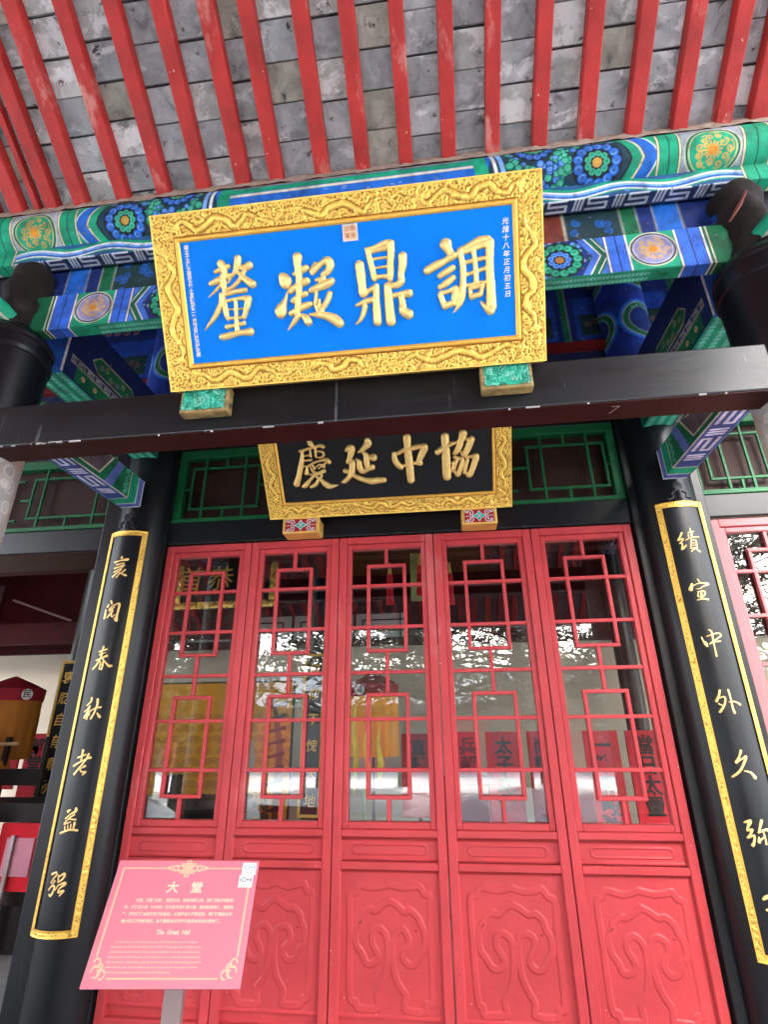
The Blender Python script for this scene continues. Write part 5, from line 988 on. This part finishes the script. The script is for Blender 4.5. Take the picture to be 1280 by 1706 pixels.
placard(.03, .28, .55, 1.50, '兵部', 'narrow red placard at the left of the fourth door panes', size=.19); placard(.36, .74, .55, 1.50, '太子太傅', 'wide red placard in the middle of the fourth door panes', size=.19); placard(.82, 1.12, .55, 1.50, '尚書', 'red placard partly hidden by the post between fourth and fifth doors', size=.18); placard(-.62, -.22, .6, 1.48, '直隸', 'red placard behind the orange parasol', 6.8, .18)
placard(-5.75, -5.35, .9, 1.52, '總督', 'red placard behind the parasol in the left doorway', 6.5, .2); placard(-5.28, -4.98, .72, 1.52, '部堂', 'red placard beside the dark column in the left doorway', 6.5, .2)
def armchair(x, y, rz, label):
    t = empty('armchair', (x, y, 0), label, 'chair', 'red lacquer armchairs', ); 
    def bb(name, *a): return MB().box(x+a[0], x+a[1], y+a[2], y+a[3], a[4], a[5]).build(name, CHAIRW, t, bevel=.008)
    bb('seat', -.30, .30, -.25, .25, .44, .50)
    for sx in (-1, 1):
        for sy in (-1, 1): bb('leg', sx*.27-.025, sx*.27+.025, sy*.22-.025, sy*.22+.025, 0, .44)
        bb('arm_rest', sx*.29-.02, sx*.29+.02, -.25, .22, .70, .74); bb('arm_post', sx*.29-.02, sx*.29+.02, -.25, -.21, .50, .70)
    bb('backrest', -.22, .22, .21, .25, .50, 1.05); bb('back_rail', -.28, .28, .20, .25, 1.05, 1.13); bb('stretcher', -.27, .27, -.24, -.20, .14, .18)
    return t
armchair(.08, 5.3, 0, 'dark red lacquer armchair at the lower left of the fourth door panes'); armchair(1.15, 5.9, 0, 'dark red armchair low behind the post between the fourth and fifth doors')
# furniture in the open left doorway
t = empty('cloth_covered_table', (-3.7, 4.7, 0), 'table with a bright red and pink cloth and black top rail in the left doorway', 'table')
MB().box(-4.4, -3.30, 4.50, 4.90, .86, 1.0).build('black_top', DARKW, t, bevel=.005); MB().box(-3.68, -3.28, 4.47, 4.4999, .40, .86).build('red_cloth', REDC, t); MB().box(-3.60, -3.36, 4.455, 4.468, .50, .76).build('pink_square', material('pink_cloth', (.60, .25, .32), .8), t); MB().box(-3.55, -3.52, 4.43, 4.452, 0, .78).build('grey_leg', SIGNPOST, t)
MB().box(-4.4, -3.3, 4.5, 4.9, 0, .3).build('plinth', DARKW, t)
t = empty('weapon_rack', (-4.1, 4.95, 0), 'dark rack with a light wooden bar and round ochre hat in the left doorway', 'rack')
MB().tube([(-4.62, 5.0, 1.43), (-4.15, 5.0, 1.44)], .016, 8).build('wooden_bar', material('pale_wood', (.45, .27, .12), .5), t); MB().box(-4.9, -3.85, 5.02, 5.08, 1.08, 1.22).build('black_rail', DARKW, t)
for x in (-4.3, -3.88): MB().box(x-.02, x+.02, 5.03, 5.07, 0, 1.5).build('post', DARKW, t)
MB().lathe(-4.45, 5.05, [(.18, 1.22), (.16, 1.28), (.06, 1.34), (0, 1.35)], 20).build('ochre_hat', UMB, t, smooth=True)
t = empty('black_armchair', (-4.35, 4.2, 0), 'black rounded chair back at the far left edge of the doorway', 'chair')
MB().box(-4.9, -3.83, 4.2, 4.26, .55, 1.03).build('backrest', DARKW, t, bevel=.06, seg=4); MB().box(-4.9, -3.83, 3.8, 4.26, .42, .48).build('seat', DARKW, t)
for x in (-4.85, -3.9): MB().box(x-.02, x+.02, 4.2, 4.25, 0, .6).build('leg', DARKW, t)

# ------------------------------------------------------------------ the courtyard behind the camera (mirrored in the panes)
def snow_bank(x, y, sx, sy, h, label, n=18):
    nx = 40; ny = 26; X, Y = np.meshgrid(np.linspace(-1, 1, nx), np.linspace(-1, 1, ny)); r = np.hypot(X, Y); q = smooth(rng.random(X.shape), 2)
    Z = np.clip(1-r**2.2, -.3, 1)*h*(.55+1.1*q)+ .0
    V = np.stack([x+X*sx, y+Y*sy, -.34+Z], -1).reshape(-1, 3); idx = np.arange(nx*ny).reshape(ny, nx); F = np.stack([idx[:-1, :-1], idx[:-1, 1:], idx[1:, 1:], idx[1:, :-1]], -1).reshape(-1, 4)
    tag(fast_mesh('snow_bank', V, F, SNOW), label, 'snow', 'swept snow banks in the courtyard')
for i, (x, y, a, b, h) in enumerate(((-5.2, -4.3, 1.6, .5, .35), (-2.6, -4.4, 1.2, .45, .4), (.4, -5.2, 1.3, .6, .5), (3.2, -4.6, 1.5, .5, .5), (6.2, -5.0, 2, .6, .5), (-8, -6, 2.4, .9, .6), (2.2, -8, 3.5, 1.6, .5), (-3, -9, 3, 1.2, .4))):
    snow_bank(x, y, a, b, h, ['swept snow bank in front of the left bay', 'low snow bank left of the portico path', 'snow bank facing the middle door', 'snow bank at the right portico corner', 'long snow bank beyond the right bay', 'large snow heap by the leftmost tree', 'broad snow field right of the path', 'flat snow patch among the left trees'][i])
tag(MB().box(-40, 40, -60, -12, -.318, -.300).build('snowy_ground', SNOW), kind='structure')
def tree(x, y, h, seed, label, dens=1.0):
    rn = random.Random(seed); t = empty('pine_tree', (x, y, -.32), label, 'tree', 'bare and needled trees in the courtyard'); m_ = MB(); tips = []
    m_.tube([(x, y, -.35), (x+.1, y, h*.4), (x+rn.uniform(-.3, .3), y+rn.uniform(-.3, .3), h)], [.20, .15, .03], 9)
    for k in range(34):
        z = h*rn.uniform(.16, .85); a = rn.uniform(0, 6.283); L = (h-z)*.35+rn.uniform(.5, 1.4); p = Vector((x, y, z)); P = [p]
        for q in range(4):
            a += rn.uniform(-.5, .5); p = p+Vector((math.cos(a), math.sin(a), rn.uniform(-.05, .45)))*L/4; P.append(p)
            for w_ in range(2):
                a2 = a+rn.uniform(-1.5, 1.5); e = p+Vector((math.cos(a2), math.sin(a2), rn.uniform(-.3, .6)))*L*.3; m_.tube([p, (p+e)/2+Vector((0, 0, .05)), e], [.015, .010, .004], 4, False); tips += [e, (p+e)/2]
        m_.tube(P, [.05, .04, .028, .018, .008], 5, False)
    m_.build('branches', BARK, t)
    V = []; F = []
    for e in tips:
        for k in range(int(11*dens)):
            if rn.random() > dens: pass
            c_ = e+Vector((rn.gauss(0, .17), rn.gauss(0, .17), rn.gauss(0, .12))); u = Vector((rn.gauss(0, 1), rn.gauss(0, 1), rn.gauss(0, .6))).normalized()*.11; v = Vector((rn.gauss(0, 1), rn.gauss(0, 1), rn.gauss(0, 1))).normalized()*.03; n = len(V)
            V += [c_-u-v, c_+u-v, c_+u+v, c_-u+v]; F.append((n, n+1, n+2, n+3))
    fast_mesh('needle_crown', V, F, LEAF, t, smooth=False)['kind'] = 'stuff'
for i, (x, y, h, d) in enumerate(((-6.5, -7, 7.5, 1.2), (-3.6, -9.5, 8.5, .9), (-.3, -7.6, 7.5, .8), (1.9, -10, 9, 1.1), (4.4, -7.5, 8, 1.0), (7.5, -9.5, 9, 1.2), (-9.5, -11, 9, 1.2), (3.2, -15, 9, .6), (-1.8, -14, 9, .9), (10.5, -6.5, 8, .6))):
    tree(x, y, h, 40+i, ['dense needled tree leftmost in the courtyard', 'tall loose tree behind the left snow bank', 'slender tree mirrored between the middle panes', 'dense dark tree right of the middle path', 'needled tree mirrored in the fourth door', 'dense tree at the right of the courtyard', 'distant dense tree at the far left of the courtyard', 'tallest tree near the gate hall', 'thin far tree in front of the gate hall', 'sparse bare tree by the right eave corner'][i], d)
hb = empty('gate_hall', (0, -24, 0), 'grey gate hall across the courtyard, mirrored low in the panes', 'building')
MB().box(-26, 26, -26, -22, -.3, 2.7).build('wall', GWALL, hb); MB().add([(-27, -21, 2.6), (27, -21, 2.6), (27, -24, 4.6), (-27, -24, 4.6), (-27, -27, 2.6), (27, -27, 2.6)], [(0, 1, 2, 3), (3, 2, 5, 4), (0, 4, 5, 1)]).build('roof', SNOW, hb)
for k in range(9): MB().box(-20+k*5, -18.2+k*5, -22, -21.93, -.3, 2.0).build('red_doorway', RED_OLD, hb)
